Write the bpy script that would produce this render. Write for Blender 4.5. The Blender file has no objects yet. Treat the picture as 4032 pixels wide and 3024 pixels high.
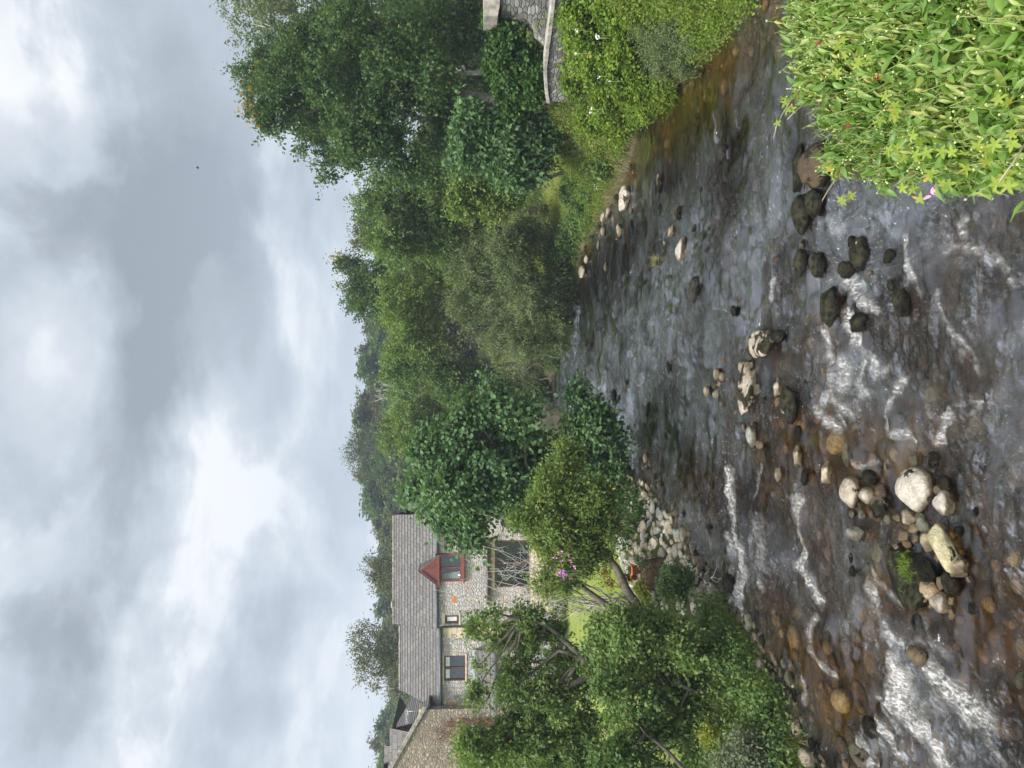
import bpy, bmesh, math, random
import numpy as np
from mathutils import Vector, Matrix, Euler

# ------------------------------------------------------------------ camera, sky, sun, exposure
scene = bpy.context.scene
COL = scene.collection
FPX = 2912.0
PITCH = math.atan((2016 - 1850) / FPX)
CAMH = 6.0
cp, sp = math.cos(PITCH), math.sin(PITCH)
cam_d = bpy.data.cameras.new("camera")
cam = bpy.data.objects.new("camera", cam_d)
COL.objects.link(cam)
cam_d.sensor_fit = 'HORIZONTAL'
cam_d.sensor_width = 36.0
cam_d.lens = 36.0 * FPX / 4032.0
cam_d.clip_start = 0.05
cam_d.clip_end = 3000
Rm = Matrix(((0, 1, 0), (-sp, 0, -cp), (-cp, 0, sp))).to_4x4()
cam.matrix_world = Matrix.Translation((0, 0, CAMH)) @ Rm
scene.camera = cam


def ray(X, Y):
    u = 1512.0 - Y
    v = X - 2016.0
    return Vector((u, FPX * cp - v * sp, -FPX * sp - v * cp))


def W(X, Y, z=0.0):
    r = ray(X, Y)
    return Vector((0, 0, CAMH)) + r * ((z - CAMH) / r.z)


def P(X, Y, d):
    r = ray(X, Y)
    return Vector((0, 0, CAMH)) + r * (d / r.y)


SUN_EL = math.radians(52)
SUN_AZ = math.radians(-142)          # from +Y towards +X
sd = Vector((math.sin(SUN_AZ) * math.cos(SUN_EL), math.cos(SUN_AZ) * math.cos(SUN_EL), math.sin(SUN_EL)))
sl = bpy.data.lights.new("sun", 'SUN')
sl.energy = 3.7
sl.angle = math.radians(12.0)
sl.color = (1.0, 0.95, 0.86)
so = bpy.data.objects.new("sun", sl)
COL.objects.link(so)
so.rotation_euler = sd.to_track_quat('Z', 'Y').to_euler()

scene.view_settings.view_transform = 'Standard'
scene.view_settings.look = 'None'
scene.view_settings.gamma = 1.0
scene.view_settings.exposure = 0.55
scene.cycles.max_bounces = 7
scene.cycles.diffuse_bounces = 3
scene.cycles.glossy_bounces = 3
scene.cycles.transmission_bounces = 4
scene.cycles.transparent_max_bounces = 10
scene.cycles.volume_bounces = 0
scene.cycles.caustics_reflective = False
scene.cycles.caustics_refractive = False


class NT:
    """small helper for node trees"""
    def __init__(s, tree):
        s.t = tree
        s.t.nodes.clear()

    def n(s, typ, **kw):
        nd = s.t.nodes.new(typ)
        for k, v in kw.items():
            setattr(nd, k, v)
        return nd

    def put(s, nd, i, v):
        sock = nd.inputs[i]
        if isinstance(v, bpy.types.NodeSocket):
            s.t.links.new(v, sock)
        elif isinstance(v, bpy.types.Node):
            s.t.links.new(v.outputs[0], sock)
        else:
            if sock.type == 'RGBA' and not isinstance(v, (int, float)) and len(v) == 3:
                v = (*v, 1)
            sock.default_value = v

    def math(s, op, a, b=0.0, c=None, clamp=False):
        nd = s.n('ShaderNodeMath', operation=op, use_clamp=clamp)
        s.put(nd, 0, a)
        s.put(nd, 1, b)
        if c is not None:
            s.put(nd, 2, c)
        return nd.outputs[0]

    def mix(s, f, a, b, blend='MIX'):
        nd = s.n('ShaderNodeMix', data_type='RGBA', blend_type=blend)
        s.put(nd, 0, f)
        s.put(nd, 6, a)
        s.put(nd, 7, b)
        return nd.outputs[2]

    def noise(s, vec, scale, detail=4, rough=0.55, dist=0.0, out=0):
        nd = s.n('ShaderNodeTexNoise')
        if vec is not None:
            s.put(nd, 'Vector', vec)
        s.put(nd, 'Scale', scale)
        s.put(nd, 'Detail', detail)
        s.put(nd, 'Roughness', rough)
        s.put(nd, 'Distortion', dist)
        return nd.outputs[out]

    def rng(s, v, a, b, c=0.0, d=1.0, smooth=True):
        nd = s.n('ShaderNodeMapRange')
        nd.interpolation_type = 'SMOOTHSTEP' if smooth else 'LINEAR'
        s.put(nd, 0, v)
        for i, q in enumerate((a, b, c, d)):
            s.put(nd, i + 1, q)
        return nd.outputs[0]

    def mapping(s, vec, loc=(0, 0, 0), rot=(0, 0, 0), scale=(1, 1, 1), typ='POINT'):
        nd = s.n('ShaderNodeMapping', vector_type=typ)
        s.put(nd, 0, vec)
        nd.inputs[1].default_value = loc
        nd.inputs[2].default_value = rot
        nd.inputs[3].default_value = scale
        return nd.outputs[0]

    def bump(s, h, strength=0.5, dist=0.1, normal=None):
        nd = s.n('ShaderNodeBump')
        s.put(nd, 'Height', h)
        s.put(nd, 'Strength', strength)
        s.put(nd, 'Distance', dist)
        if normal is not None:
            s.put(nd, 'Normal', normal)
        return nd.outputs[0]

    def out(s, shader, volume=None):
        o = s.n('ShaderNodeOutputMaterial')
        s.put(o, 0, shader)
        if volume is not None:
            s.put(o, 1, volume)


# world: Nishita sky with a broken layer of cloud over it
world = bpy.data.worlds.new("World")
scene.world = world
world.use_nodes = True
w = NT(world.node_tree)
sky = w.n('ShaderNodeTexSky', sky_type='NISHITA')
sky.sun_disc = False
sky.sun_elevation = SUN_EL
sky.sun_rotation = SUN_AZ
sky.altitude = 100
skyc = w.n('ShaderNodeVectorMath', operation='SCALE')
w.put(skyc, 0, sky.outputs[0])
skyc.inputs['Scale'].default_value = 0.085
geo = w.n('ShaderNodeTexCoord')
dirv = geo.outputs['Generated']
sep = w.n('ShaderNodeSeparateXYZ')
w.put(sep, 0, dirv)
zc = w.math('ADD', w.math('MAXIMUM', sep.outputs[2], 0.0), 0.16)
cmb = w.n('ShaderNodeCombineXYZ')
w.put(cmb, 0, w.math('DIVIDE', sep.outputs[0], zc))
w.put(cmb, 1, w.math('DIVIDE', sep.outputs[1], zc))
cl = cmb.outputs[0]
big = w.noise(cl, 0.85, 6, 0.55, 0.6)
fine = w.noise(cl, 2.4, 9, 0.6, 0.45)
# warped direction for the large cloud masses
wn = w.n('ShaderNodeTexNoise')
w.put(wn, 'Vector', cl)
w.put(wn, 'Scale', 1.6)
w.put(wn, 'Detail', 5)
wo = w.n('ShaderNodeVectorMath', operation='SUBTRACT')
w.put(wo, 0, wn.outputs['Color'])
wo.inputs[1].default_value = (0.5, 0.5, 0.5)
ws = w.n('ShaderNodeVectorMath', operation='SCALE')
w.put(ws, 0, wo.outputs[0])
ws.inputs['Scale'].default_value = 0.36
wa = w.n('ShaderNodeVectorMath', operation='ADD')
w.put(wa, 0, dirv)
w.put(wa, 1, ws.outputs[0])
wdir = wa.outputs[0]
# (X, Y, rx, ry, amount): masses of cloud, + bright, - grey
masses = [(700, 1350, 330, 560, -0.62), (1000, 800, 260, 520, -0.42), (400, 620, 260, 420, -0.24), (620, 1500, 170, 360, -0.30),
          (1090, 2260, 110, 230, -0.26), (250, 1750, 190, 230, -0.16), (330, 2500, 230, 600, -0.30), (130, 2800, 240, 420, -0.26),
          (100, 130, 260, 240, 0.42), (230, 1450, 150, 190, 0.40), (350, 1190, 130, 120, 0.30), (830, 1760, 180, 260, 0.34),
          (610, 2200, 170, 520, 0.26), (1200, 1000, 90, 420, 0.34), (40, 1750, 130, 300, 0.22), (230, 500, 120, 500, 0.14),
          (960, 2050, 150, 320, 0.18), (1250, 700, 90, 200, 0.16), (750, 2700, 200, 400, 0.12)]
acc = None
for (X, Y, rx, ry, am) in masses:
    d0 = ray(X, Y).normalized()
    c0 = Vector(d0)
    ax = (ray(X + 10, Y).normalized() - d0).normalized()
    ay = d0.cross(ax).normalized()
    M = Matrix((ax, ay, d0)).transposed()
    k = 1.6 / FPX
    mp = w.mapping(wdir, tuple(c0), tuple(M.to_euler('XYZ')), (rx * k, ry * k, 1.2), 'TEXTURE')
    g = w.n('ShaderNodeTexGradient', gradient_type='SPHERICAL')
    w.put(g, 0, mp)
    sm = w.rng(g.outputs[1], 0.0, 0.9)
    am *= 0.85
    acc = w.math('MULTIPLY', sm, am) if acc is None else w.math('MULTIPLY_ADD', sm, am, acc)
val = w.math('MULTIPLY_ADD', w.math('SUBTRACT', big, 0.5), 0.75, acc)
val = w.math('MULTIPLY_ADD', w.math('SUBTRACT', fine, 0.5), 0.6, val)
sharp = w.rng(w.noise(w.mapping(dirv, scale=(1, 1, 1.7)), 3.0, 11, 0.58, 0.25), 0.43, 0.57)
val = w.math('MULTIPLY_ADD', w.math('SUBTRACT', sharp, 0.5), 0.38, val)
wisp = w.noise(w.mapping(dirv, scale=(1, 1, 1.5)), 11, 9, 0.62, 0.5)
val = w.math('MULTIPLY_ADD', w.math('SUBTRACT', wisp, 0.5), 0.42, val)
val = w.math('ADD', val, 0.66)
cr = w.n('ShaderNodeValToRGB')
w.put(cr, 0, val)
els = cr.color_ramp.elements
els[0].position = 0.0
els[0].color = (0.225, 0.26, 0.30, 1)
els[1].position = 1.0
els[1].color = (0.66, 0.68, 0.70, 1)
for p_, c_ in ((0.3, (0.30, 0.335, 0.385, 1)), (0.55, (0.385, 0.43, 0.49, 1)), (0.78, (0.48, 0.52, 0.565, 1))):
    e = els.new(p_)
    e.color = c_
cover = w.rng(w.noise(cl, 1.4, 5, 0.5, 0.3), 0.24, 0.42, 0.55, 0.99)
# unseen sky round the sun, overhead and behind, brightened as added fill light
sdot = w.n('ShaderNodeVectorMath', operation='DOT_PRODUCT')
w.put(sdot, 0, dirv)
sdot.inputs[1].default_value = tuple(sd)
gain = w.rng(sdot.outputs['Value'], 0.0, 0.9, 1.0, 3.4)
gl2 = w.n('ShaderNodeVectorMath', operation='SCALE')
lowc = w.rng(sep.outputs[2], 0.0, 0.42, 0.55, 0.0)
w.put(gl2, 0, w.mix(lowc, cr.outputs[0], (0.44, 0.50, 0.575)))
w.put(gl2, 'Scale', gain)
mixc = w.mix(cover, skyc.outputs[0], gl2.outputs[0])
bg = w.n('ShaderNodeBackground')
w.put(bg, 0, mixc)
bg.inputs[1].default_value = 1.0
wo_ = w.n('ShaderNodeOutputWorld')
w.put(wo_, 0, bg)
world.cycles.sampling_method = 'MANUAL'
world.cycles.sample_map_resolution = 512

# ------------------------------------------------------------------ helpers
rs = np.random.RandomState(7)
random.seed(7)


def link(name, data, parent=None):
    o = bpy.data.objects.new(name, data)
    COL.objects.link(o)
    if parent is not None:
        o.parent = parent
        o.matrix_parent_inverse = Matrix.Translation(-Vector(parent.location)) if False else Matrix.Identity(4)
        o.location = -Vector(parent.location)
    return o


def tag(o, label=None, cat=None, group=None, kind=None):
    if label:
        o['label'] = label
    if cat:
        o['category'] = cat
    if group:
        o['group'] = group
    if kind:
        o['kind'] = kind
    return o


def empty(name, loc, label, cat, group=None):
    o = bpy.data.objects.new(name, None)
    COL.objects.link(o)
    o.location = loc
    o.empty_display_size = 0.1
    return tag(o, label, cat, group)


def raw_mesh(name, V, loops, sizes, mat=None, smooth=False):
    """V (n,3), loops flat index array, sizes per polygon"""
    me = bpy.data.meshes.new(name)
    V = np.asarray(V, dtype=np.float32)
    loops = np.asarray(loops, dtype=np.int32)
    sizes = np.asarray(sizes, dtype=np.int32)
    me.vertices.add(len(V))
    me.vertices.foreach_set('co', V.ravel())
    me.loops.add(len(loops))
    me.loops.foreach_set('vertex_index', loops)
    me.polygons.add(len(sizes))
    st = np.concatenate(([0], np.cumsum(sizes)[:-1])).astype(np.int32)
    me.polygons.foreach_set('loop_start', st)
    me.polygons.foreach_set('loop_total', sizes)
    if smooth:
        me.polygons.foreach_set('use_smooth', np.ones(len(sizes), dtype=bool))
    me.update(calc_edges=True)
    if mat:
        me.materials.append(mat)
    return me


def nrm(a):
    return a / np.maximum(np.linalg.norm(a, axis=-1, keepdims=True), 1e-9)


TEMPL = {
    'diamond': (np.array([(0, 0, 0), (.45, -.5, .05), (1, 0, -.04), (.45, .5, .05)]), [(0, 1, 2, 3)]),
    'oval': (np.array([(0, 0, 0), (.22, -.42, .05), (.6, -.45, .06), (1, 0, -.1), (.6, .45, .06), (.22, .42, .05)]), [(0, 1, 2, 3), (0, 3, 4, 5)]),
    'round': (np.array([(0, 0, 0), (.15, -.4, .04), (.5, -.55, .06), (.85, -.35, 0), (1, 0, -.06), (.85, .35, 0), (.5, .55, .06), (.15, .4, .04)]), [(0, 1, 2, 3, 4), (0, 4, 5, 6, 7)]),
    'narrow': (np.array([(0, 0, 0), (.35, -.5, .04), (1, 0, -.12), (.35, .5, .04)]), [(0, 1, 2), (0, 2, 3)]),
    'maple': (np.array([(0, 0, 0), (.05, -.35, .03), (.3, -.3, .03), (.45, -.62, -.03), (.62, -.3, .03), (1, 0, -.1), (.62, .3, .03), (.45, .62, -.03), (.3, .3, .03), (.05, .35, .03)]),
              [(0, 1, 2), (0, 2, 3, 4), (0, 4, 5), (0, 5, 6), (0, 6, 7, 8), (0, 8, 9)]),
    'blade': (np.array([(0, -.5, 0), (0, .5, 0), (.5, .35, .0), (.5, -.35, .0), (1, 0, -.18)]), [(0, 1, 2, 3), (3, 2, 4)]),
}
# long drooping leaf for the near shrub: folded along the rib and curved
_lv, _lf = [], []
prof = [(0, .04), (.10, .25), (.25, .44), (.42, .5), (.6, .42), (.78, .24), (.9, .1), (1, .0)]
for a_, h_ in prof:
    z_ = .16 * a_ - .42 * a_ * a_
    wv = .03 * math.sin(a_ * 14)
    _lv += [(a_, -h_, z_ + .05 * h_ + wv), (a_, 0, z_ - .0), (a_, h_, z_ + .05 * h_ - wv)]
for i_ in range(len(prof) - 1):
    b_ = 3 * i_
    _lf += [(b_, b_ + 3, b_ + 4, b_ + 1), (b_ + 1, b_ + 4, b_ + 5, b_ + 2)]
_lv = np.array(_lv)
_lv[:, 2] += np.abs(_lv[:, 1]) * 0.35 * .3
TEMPL['lance'] = (_lv, _lf)


def leaves(name, Pp, D, N, L, Wd, tmpl, mat, parent=None, smooth=False):
    T, F = TEMPL[tmpl]
    D = nrm(D)
    S = nrm(np.cross(N, D))
    U = np.cross(D, S)
    L = np.asarray(L)[:, None, None]
    Wd = np.asarray(Wd)[:, None, None]
    V = (Pp[:, None, :] + D[:, None, :] * (T[None, :, 0:1] * L) + S[:, None, :] * (T[None, :, 1:2] * Wd) + U[:, None, :] * (T[None, :, 2:3] * L))
    n, k = len(Pp), len(T)
    fl = np.array([i for f in F for i in f])
    fs = np.array([len(f) for f in F])
    loops = (np.arange(n)[:, None] * k + fl[None, :]).ravel()
    sizes = np.tile(fs, n)
    me = raw_mesh(name, V.reshape(-1, 3), loops, sizes, mat, smooth)
    return link(name, me, parent)


def tube_mesh(name, paths, mat, seg=6):
    """paths: list of (pts list, radii list)"""
    V, Lp, Sz = [], [], []
    for pts, rad in paths:
        pts = [Vector(p) for p in pts]
        base = len(V)
        n = len(pts)
        for i in range(n):
            t = (pts[min(i + 1, n - 1)] - pts[max(i - 1, 0)])
            if t.length < 1e-6:
                t = Vector((0, 0, 1))
            t.normalize()
            a = t.cross(Vector((0.31, 0.9, 0.2))).normalized()
            b = t.cross(a)
            for j in range(seg):
                an = 2 * math.pi * j / seg
                V.append(pts[i] + (a * math.cos(an) + b * math.sin(an)) * rad[i])
        for i in range(n - 1):
            for j in range(seg):
                j2 = (j + 1) % seg
                Lp += [base + i * seg + j, base + i * seg + j2, base + (i + 1) * seg + j2, base + (i + 1) * seg + j]
                Sz.append(4)
        Lp += [base + (n - 1) * seg + j for j in range(seg)]
        Sz.append(seg)
        Lp += [base + j for j in range(seg)][::-1]
        Sz.append(seg)
    return raw_mesh(name, [tuple(v) for v in V], Lp, Sz, mat, True)


def wobble(p0, p1, n=5, amp=0.1, sag=0.0):
    p0, p1 = Vector(p0), Vector(p1)
    L = (p1 - p0).length
    pts = []
    for i in range(n + 1):
        t = i / n
        q = p0.lerp(p1, t)
        if 0 < i < n:
            q = q + Vector((rs.randn(), rs.randn(), rs.randn() * .6)) * amp * L * 0.35
        q.z += sag * L * math.sin(t * math.pi)
        pts.append(q)
    return pts


# numpy gradient noise
_perm = np.random.RandomState(3).permutation(512)


def pnoise(x, y, seed=0):
    xi = np.floor(x).astype(int)
    yi = np.floor(y).astype(int)
    xf = x - xi
    yf = y - yi
    u = xf * xf * xf * (xf * (xf * 6 - 15) + 10)
    v = yf * yf * yf * (yf * (yf * 6 - 15) + 10)

    def g(ix, iy, dx, dy):
        h = _perm[(_perm[(ix + seed * 37) & 511] + iy) & 511]
        a = h * (2 * np.pi / 512)
        return np.cos(a) * dx + np.sin(a) * dy
    n00 = g(xi, yi, xf, yf)
    n10 = g(xi + 1, yi, xf - 1, yf)
    n01 = g(xi, yi + 1, xf, yf - 1)
    n11 = g(xi + 1, yi + 1, xf - 1, yf - 1)
    return ((n00 * (1 - u) + n10 * u) * (1 - v) + (n01 * (1 - u) + n11 * u) * v) * 1.4


def fbm(x, y, oct=4, seed=0):
    s = 0
    a = 1.0
    for o in range(oct):
        s = s + a * pnoise(x * 2 ** o, y * 2 ** o, seed + o)
        a *= 0.5
    return s


# ------------------------------------------------------------------ materials
def new_mat(name):
    m = bpy.data.materials.new(name)
    m.use_nodes = True
    return m, NT(m.node_tree)


def leaf_mat(name, c1, c2, c3=None, p3=0.04, trans=0.35, rough=0.58, spec=0.25, nscale=0.6, tint=(1.6, 1.5, 0.55)):
    m, t = new_mat(name)
    g = t.n('ShaderNodeNewGeometry')
    rnd = g.outputs['Random Per Island']
    nz = t.noise(g.outputs['Position'], nscale, 2, 0.6)
    f = t.math('ADD', t.math('MULTIPLY', rnd, 0.6), t.math('MULTIPLY', t.rng(nz, 0.35, 0.65), 0.4))
    col = t.mix(f, c1, c2)
    if c3:
        col = t.mix(t.math('GREATER_THAN', t.math('FRACT', t.math('MULTIPLY', rnd, 17.3)), 1 - p3), col, c3)
    b = t.n('ShaderNodeBsdfPrincipled')
    t.put(b, 'Base Color', col)
    t.put(b, 'Roughness', rough)
    t.put(b, 'Specular IOR Level', spec)
    tr = t.n('ShaderNodeBsdfTranslucent')
    t.put(tr, 0, t.mix(1.0, col, tint, 'MULTIPLY'))
    ms = t.n('ShaderNodeMixShader')
    t.put(ms, 0, trans)
    t.put(ms, 1, b.outputs[0])
    t.put(ms, 2, tr.outputs[0])
    t.out(ms.outputs[0])
    return m


def bark_mat(name, c1, c2, scale=6.0):
    m, t = new_mat(name)
    tc = t.n('ShaderNodeNewGeometry')
    v = t.mapping(tc.outputs['Position'], scale=(1, 1, 0.3))
    n1 = t.noise(v, scale, 6, 0.65)
    n2 = t.noise(tc.outputs['Position'], 2.0, 3)
    col = t.mix(t.rng(n1, 0.35, 0.65), c1, c2)
    col = t.mix(t.math('MULTIPLY', t.rng(n2, 0.5, 0.7), 0.5), col, (0.08, 0.10, 0.03))
    b = t.n('ShaderNodeBsdfPrincipled')
    t.put(b, 'Base Color', col)
    t.put(b, 'Roughness', 0.85)
    t.put(b, 'Normal', t.bump(n1, 0.6, 0.03))
    t.out(b.outputs[0])
    return m


def flat_mat(name, c, rough=0.6, spec=0.4, metal=0.0, var=0.12, scale=8.0, bump=0.0, emit=None):
    m, t = new_mat(name)
    tc = t.n('ShaderNodeNewGeometry')
    n1 = t.noise(tc.outputs['Position'], scale, 5, 0.6)
    lo = tuple(x * (1 - var * 1.5) for x in c)
    hi = tuple(min(1, x * (1 + var * 1.5)) for x in c)
    b = t.n('ShaderNodeBsdfPrincipled')
    t.put(b, 'Base Color', t.mix(t.rng(n1, 0.3, 0.7), lo, hi))
    t.put(b, 'Roughness', rough)
    t.put(b, 'Specular IOR Level', spec)
    t.put(b, 'Metallic', metal)
    if bump:
        t.put(b, 'Normal', t.bump(n1, bump, 0.02))
    t.out(b.outputs[0])
    return m


M = {}
M['bark'] = bark_mat('bark', (0.05, 0.042, 0.032), (0.14, 0.12, 0.09))
M['bark_pale'] = bark_mat('pale_bark', (0.20, 0.19, 0.15), (0.42, 0.40, 0.34))
M['bark_dead'] = bark_mat('dead_twig_bark', (0.20, 0.18, 0.145), (0.38, 0.36, 0.30))
M['lf_dark'] = leaf_mat('dark_green_leaf', (0.037, 0.077, 0.027), (0.088, 0.15, 0.046), (0.22, 0.20, 0.04), 0.02, nscale=0.35)
M['lf_mid'] = leaf_mat('mid_green_leaf', (0.062, 0.118, 0.034), (0.14, 0.21, 0.058), (0.20, 0.21, 0.05), 0.03)
M['lf_maple'] = leaf_mat('maple_leaf', (0.072, 0.13, 0.038), (0.16, 0.23, 0.066), (0.24, 0.24, 0.07), 0.03)
M['lf_yellow'] = leaf_mat('yellow_green_leaf', (0.080, 0.14, 0.028), (0.17, 0.235, 0.058), (0.30, 0.26, 0.04), 0.03)
M['lf_bright'] = leaf_mat('bright_bramble_leaf', (0.07, 0.14, 0.018), (0.19, 0.27, 0.035), (0.30, 0.30, 0.05), 0.06, trans=0.42, nscale=1.2)
M['lf_willow'] = leaf_mat('willow_leaf', (0.075, 0.112, 0.046), (0.16, 0.205, 0.085), (0.2, 0.2, 0.1), 0.03)
M['lf_round'] = leaf_mat('round_leaf', (0.055, 0.112, 0.041), (0.11, 0.19, 0.070), (0.12, 0.2, 0.09), 0.10, rough=0.55, spec=0.25, trans=0.3)
M['lf_hill'] = leaf_mat('hill_leaf', (0.045, 0.075, 0.024), (0.09, 0.125, 0.038), (0.13, 0.15, 0.06), 0.08, nscale=0.15)
M['lf_hill2'] = leaf_mat('dull_hill_leaf', (0.06, 0.075, 0.032), (0.11, 0.125, 0.05), (0.15, 0.14, 0.08), 0.08, nscale=0.15)
M['lf_ivy'] = leaf_mat('ivy_leaf', (0.022, 0.060, 0.012), (0.055, 0.115, 0.02), (0.12, 0.17, 0.03), 0.06, rough=0.5, spec=0.25)
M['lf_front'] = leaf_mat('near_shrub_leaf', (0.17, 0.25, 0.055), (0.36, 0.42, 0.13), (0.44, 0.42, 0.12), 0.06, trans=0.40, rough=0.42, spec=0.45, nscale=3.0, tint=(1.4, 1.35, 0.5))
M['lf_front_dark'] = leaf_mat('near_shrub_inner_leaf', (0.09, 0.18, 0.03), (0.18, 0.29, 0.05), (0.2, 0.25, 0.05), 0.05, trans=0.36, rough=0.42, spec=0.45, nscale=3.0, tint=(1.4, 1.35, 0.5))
M['lf_vine'] = leaf_mat('climber_leaf', (0.18, 0.26, 0.035), (0.30, 0.36, 0.06), (0.4, 0.28, 0.06), 0.04, trans=0.4, nscale=4)
M['lf_red'] = leaf_mat('dry_red_leaf', (0.10, 0.035, 0.02), (0.2, 0.08, 0.05), None, trans=0.15)
M['lf_lime'] = leaf_mat('lime_leaf', (0.17, 0.22, 0.03), (0.32, 0.34, 0.06), None, trans=0.4)
M['lf_grey'] = leaf_mat('grey_green_leaf', (0.09, 0.12, 0.07), (0.19, 0.22, 0.13), (0.22, 0.2, 0.1), 0.05)
M['lf_orange'] = leaf_mat('orange_tip_leaf', (0.26, 0.15, 0.03), (0.34, 0.26, 0.05), None, trans=0.35)
M['grass'] = leaf_mat('grass_blade', (0.09, 0.15, 0.022), (0.20, 0.25, 0.05), (0.33, 0.29, 0.13), 0.12, trans=0.35, nscale=0.9)
M['grass_dry'] = leaf_mat('seeding_grass', (0.13, 0.16, 0.04), (0.30, 0.27, 0.11), (0.35, 0.28, 0.15), 0.2, trans=0.3, nscale=1.4)


def rock_material():
    m, t = new_mat('river_stone')
    oi = t.n('ShaderNodeObjectInfo')
    tc = t.n('ShaderNodeTexCoord')
    g = t.n('ShaderNodeNewGeometry')
    off = t.n('ShaderNodeVectorMath', operation='SCALE')
    t.put(off, 0, (13.1, 7.7, 5.3))
    t.put(off, 'Scale', t.math('MULTIPLY', oi.outputs['Random'], 9.0))
    vv = t.n('ShaderNodeVectorMath', operation='ADD')
    t.put(vv, 0, g.outputs['Position'])
    t.put(vv, 1, off.outputs[0])
    v = vv.outputs[0]
    n1 = t.noise(v, 9, 6, 0.65)
    n2 = t.noise(v, 2.6, 5, 0.62, 0.4)
    n3 = t.noise(v, 45, 4, 0.6)
    base = oi.outputs['Color']
    c = t.mix(t.rng(n1, 0.3, 0.7), t.mix(1.0, base, (0.62, 0.60, 0.57), 'MULTIPLY'), t.mix(1.0, base, (1.25, 1.22, 1.18), 'MULTIPLY'))
    c = t.mix(t.math('MULTIPLY', t.rng(n3, 0.45, 0.75), 0.4), c, t.mix(1.0, base, (0.6, 0.55, 0.45), 'MULTIPLY'))
    # patches of dark moss/algae, amount in the alpha of the object's colour
    th = t.math('SUBTRACT', 0.74, t.math('MULTIPLY', oi.outputs['Alpha'], 0.52))
    patch = t.rng(n2, th, t.math('ADD', th, 0.03))
    moss = t.mix(t.rng(n1, 0.35, 0.65), (0.006, 0.007, 0.004), (0.040, 0.036, 0.018))
    c = t.mix(patch, c, moss)
    # dry cream chips on the dark stones
    lum = t.n('ShaderNodeSeparateColor')
    t.put(lum, 0, base)
    chip = t.math('MULTIPLY', t.math('LESS_THAN', lum.outputs[0], 0.045), t.rng(t.noise(v, 3.4, 5, 0.7, 0.5), 0.665, 0.69))
    c = t.mix(chip, c, (0.34, 0.29, 0.2))
    # wet foot of the stone
    sx = t.n('ShaderNodeSeparateXYZ')
    t.put(sx, 0, g.outputs['Position'])
    zz = t.math('ADD', sx.outputs[2], t.math('MULTIPLY', t.math('SUBTRACT', n2, 0.5), 0.12))
    wet = t.rng(zz, 0.15, 0.085)
    c = t.mix(wet, c, t.mix(1.0, c, (0.30, 0.26, 0.19), 'MULTIPLY'))
    b = t.n('ShaderNodeBsdfPrincipled')
    t.put(b, 'Base Color', c)
    t.put(b, 'Roughness', t.mix(wet, (0.8, 0.8, 0.8), (0.28, 0.28, 0.28)))
    t.put(b, 'Specular IOR Level', t.mix(patch, (0.35, 0.35, 0.35), (0.12, 0.12, 0.12)))
    h = t.math('ADD', t.math('MULTIPLY', n1, 0.7), t.math('MULTIPLY', n3, 0.3))
    t.put(b, 'Normal', t.bump(h, 1.0, 0.09))
    t.out(b.outputs[0])
    return m


M['rock'] = rock_material()


def rubble_mat(name, cols, mortar, sc=(3.0, 3.0, 6.0), seed=0.0, mw=0.05):
    """rubble or coursed stone: Voronoi cells are the stones"""
    m, t = new_mat(name)
    tc = t.n('ShaderNodeTexCoord')
    v = t.mapping(tc.outputs['Object'], loc=(seed, seed, seed), scale=sc)
    wn = t.noise(v, 1.3, 2, 0.5, out=1)
    wv = t.n('ShaderNodeVectorMath', operation='MULTIPLY_ADD')
    t.put(wv, 0, wn)
    wv.inputs[1].default_value = (0.35, 0.35, 0.35)
    t.put(wv, 2, v)
    v2 = wv.outputs[0]
    vo = t.n('ShaderNodeTexVoronoi')
    t.put(vo, 'Vector', v2)
    t.put(vo, 'Scale', 1.0)
    t.put(vo, 'Randomness', 0.75)
    ve = t.n('ShaderNodeTexVoronoi', feature='DISTANCE_TO_EDGE')
    t.put(ve, 'Vector', v2)
    t.put(ve, 'Scale', 1.0)
    t.put(ve, 'Randomness', 0.75)
    sp_ = t.n('ShaderNodeSeparateColor')
    t.put(sp_, 0, vo.outputs['Color'])
    ra = t.n('ShaderNodeValToRGB')
    t.put(ra, 0, sp_.outputs[0])
    ra.color_ramp.interpolation = 'CONSTANT'
    e = ra.color_ramp.elements
    e[0].color = (*cols[0], 1)
    e[0].position = 0
    e[1].color = (*cols[1], 1)
    e[1].position = 1 / len(cols)
    for i in range(2, len(cols)):
        q = e.new(i / len(cols))
        q.color = (*cols[i], 1)
    n1 = t.noise(tc.outputs['Object'], 22, 5, 0.65)
    c = t.mix(t.math('MULTIPLY', t.rng(n1, 0.3, 0.7), 0.35), ra.outputs[0], t.mix(1.0, ra.outputs[0], (0.55, 0.53, 0.5), 'MULTIPLY'))
    br = t.rng(sp_.outputs[1], 0, 1, 0.84, 1.08)
    cc = t.n('ShaderNodeVectorMath', operation='SCALE')
    t.put(cc, 0, c)
    t.put(cc, 'Scale', br)
    jo = t.rng(ve.outputs['Distance'], mw * 0.5, mw * 1.5)
    col = t.mix(jo, mortar, cc.outputs[0])
    if name.startswith('pale'):
        col = t.mix(1.0, col, (0.80, 0.80, 0.81), 'MULTIPLY')
    big_ = t.noise(tc.outputs['Object'], 0.8, 3, 0.5)
    col = t.mix(t.math('MULTIPLY', t.rng(big_, 0.5, 0.75), 0.3), col, t.mix(1.0, col, (0.6, 0.6, 0.55), 'MULTIPLY'))
    b = t.n('ShaderNodeBsdfPrincipled')
    t.put(b, 'Base Color', col)
    t.put(b, 'Roughness', 0.88)
    hh = t.math('ADD', t.rng(ve.outputs['Distance'], 0.0, 0.16), t.math('MULTIPLY', n1, 0.25))
    t.put(b, 'Normal', t.bump(hh, 0.8, 0.06))
    t.out(b.outputs[0])
    return m


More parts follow.
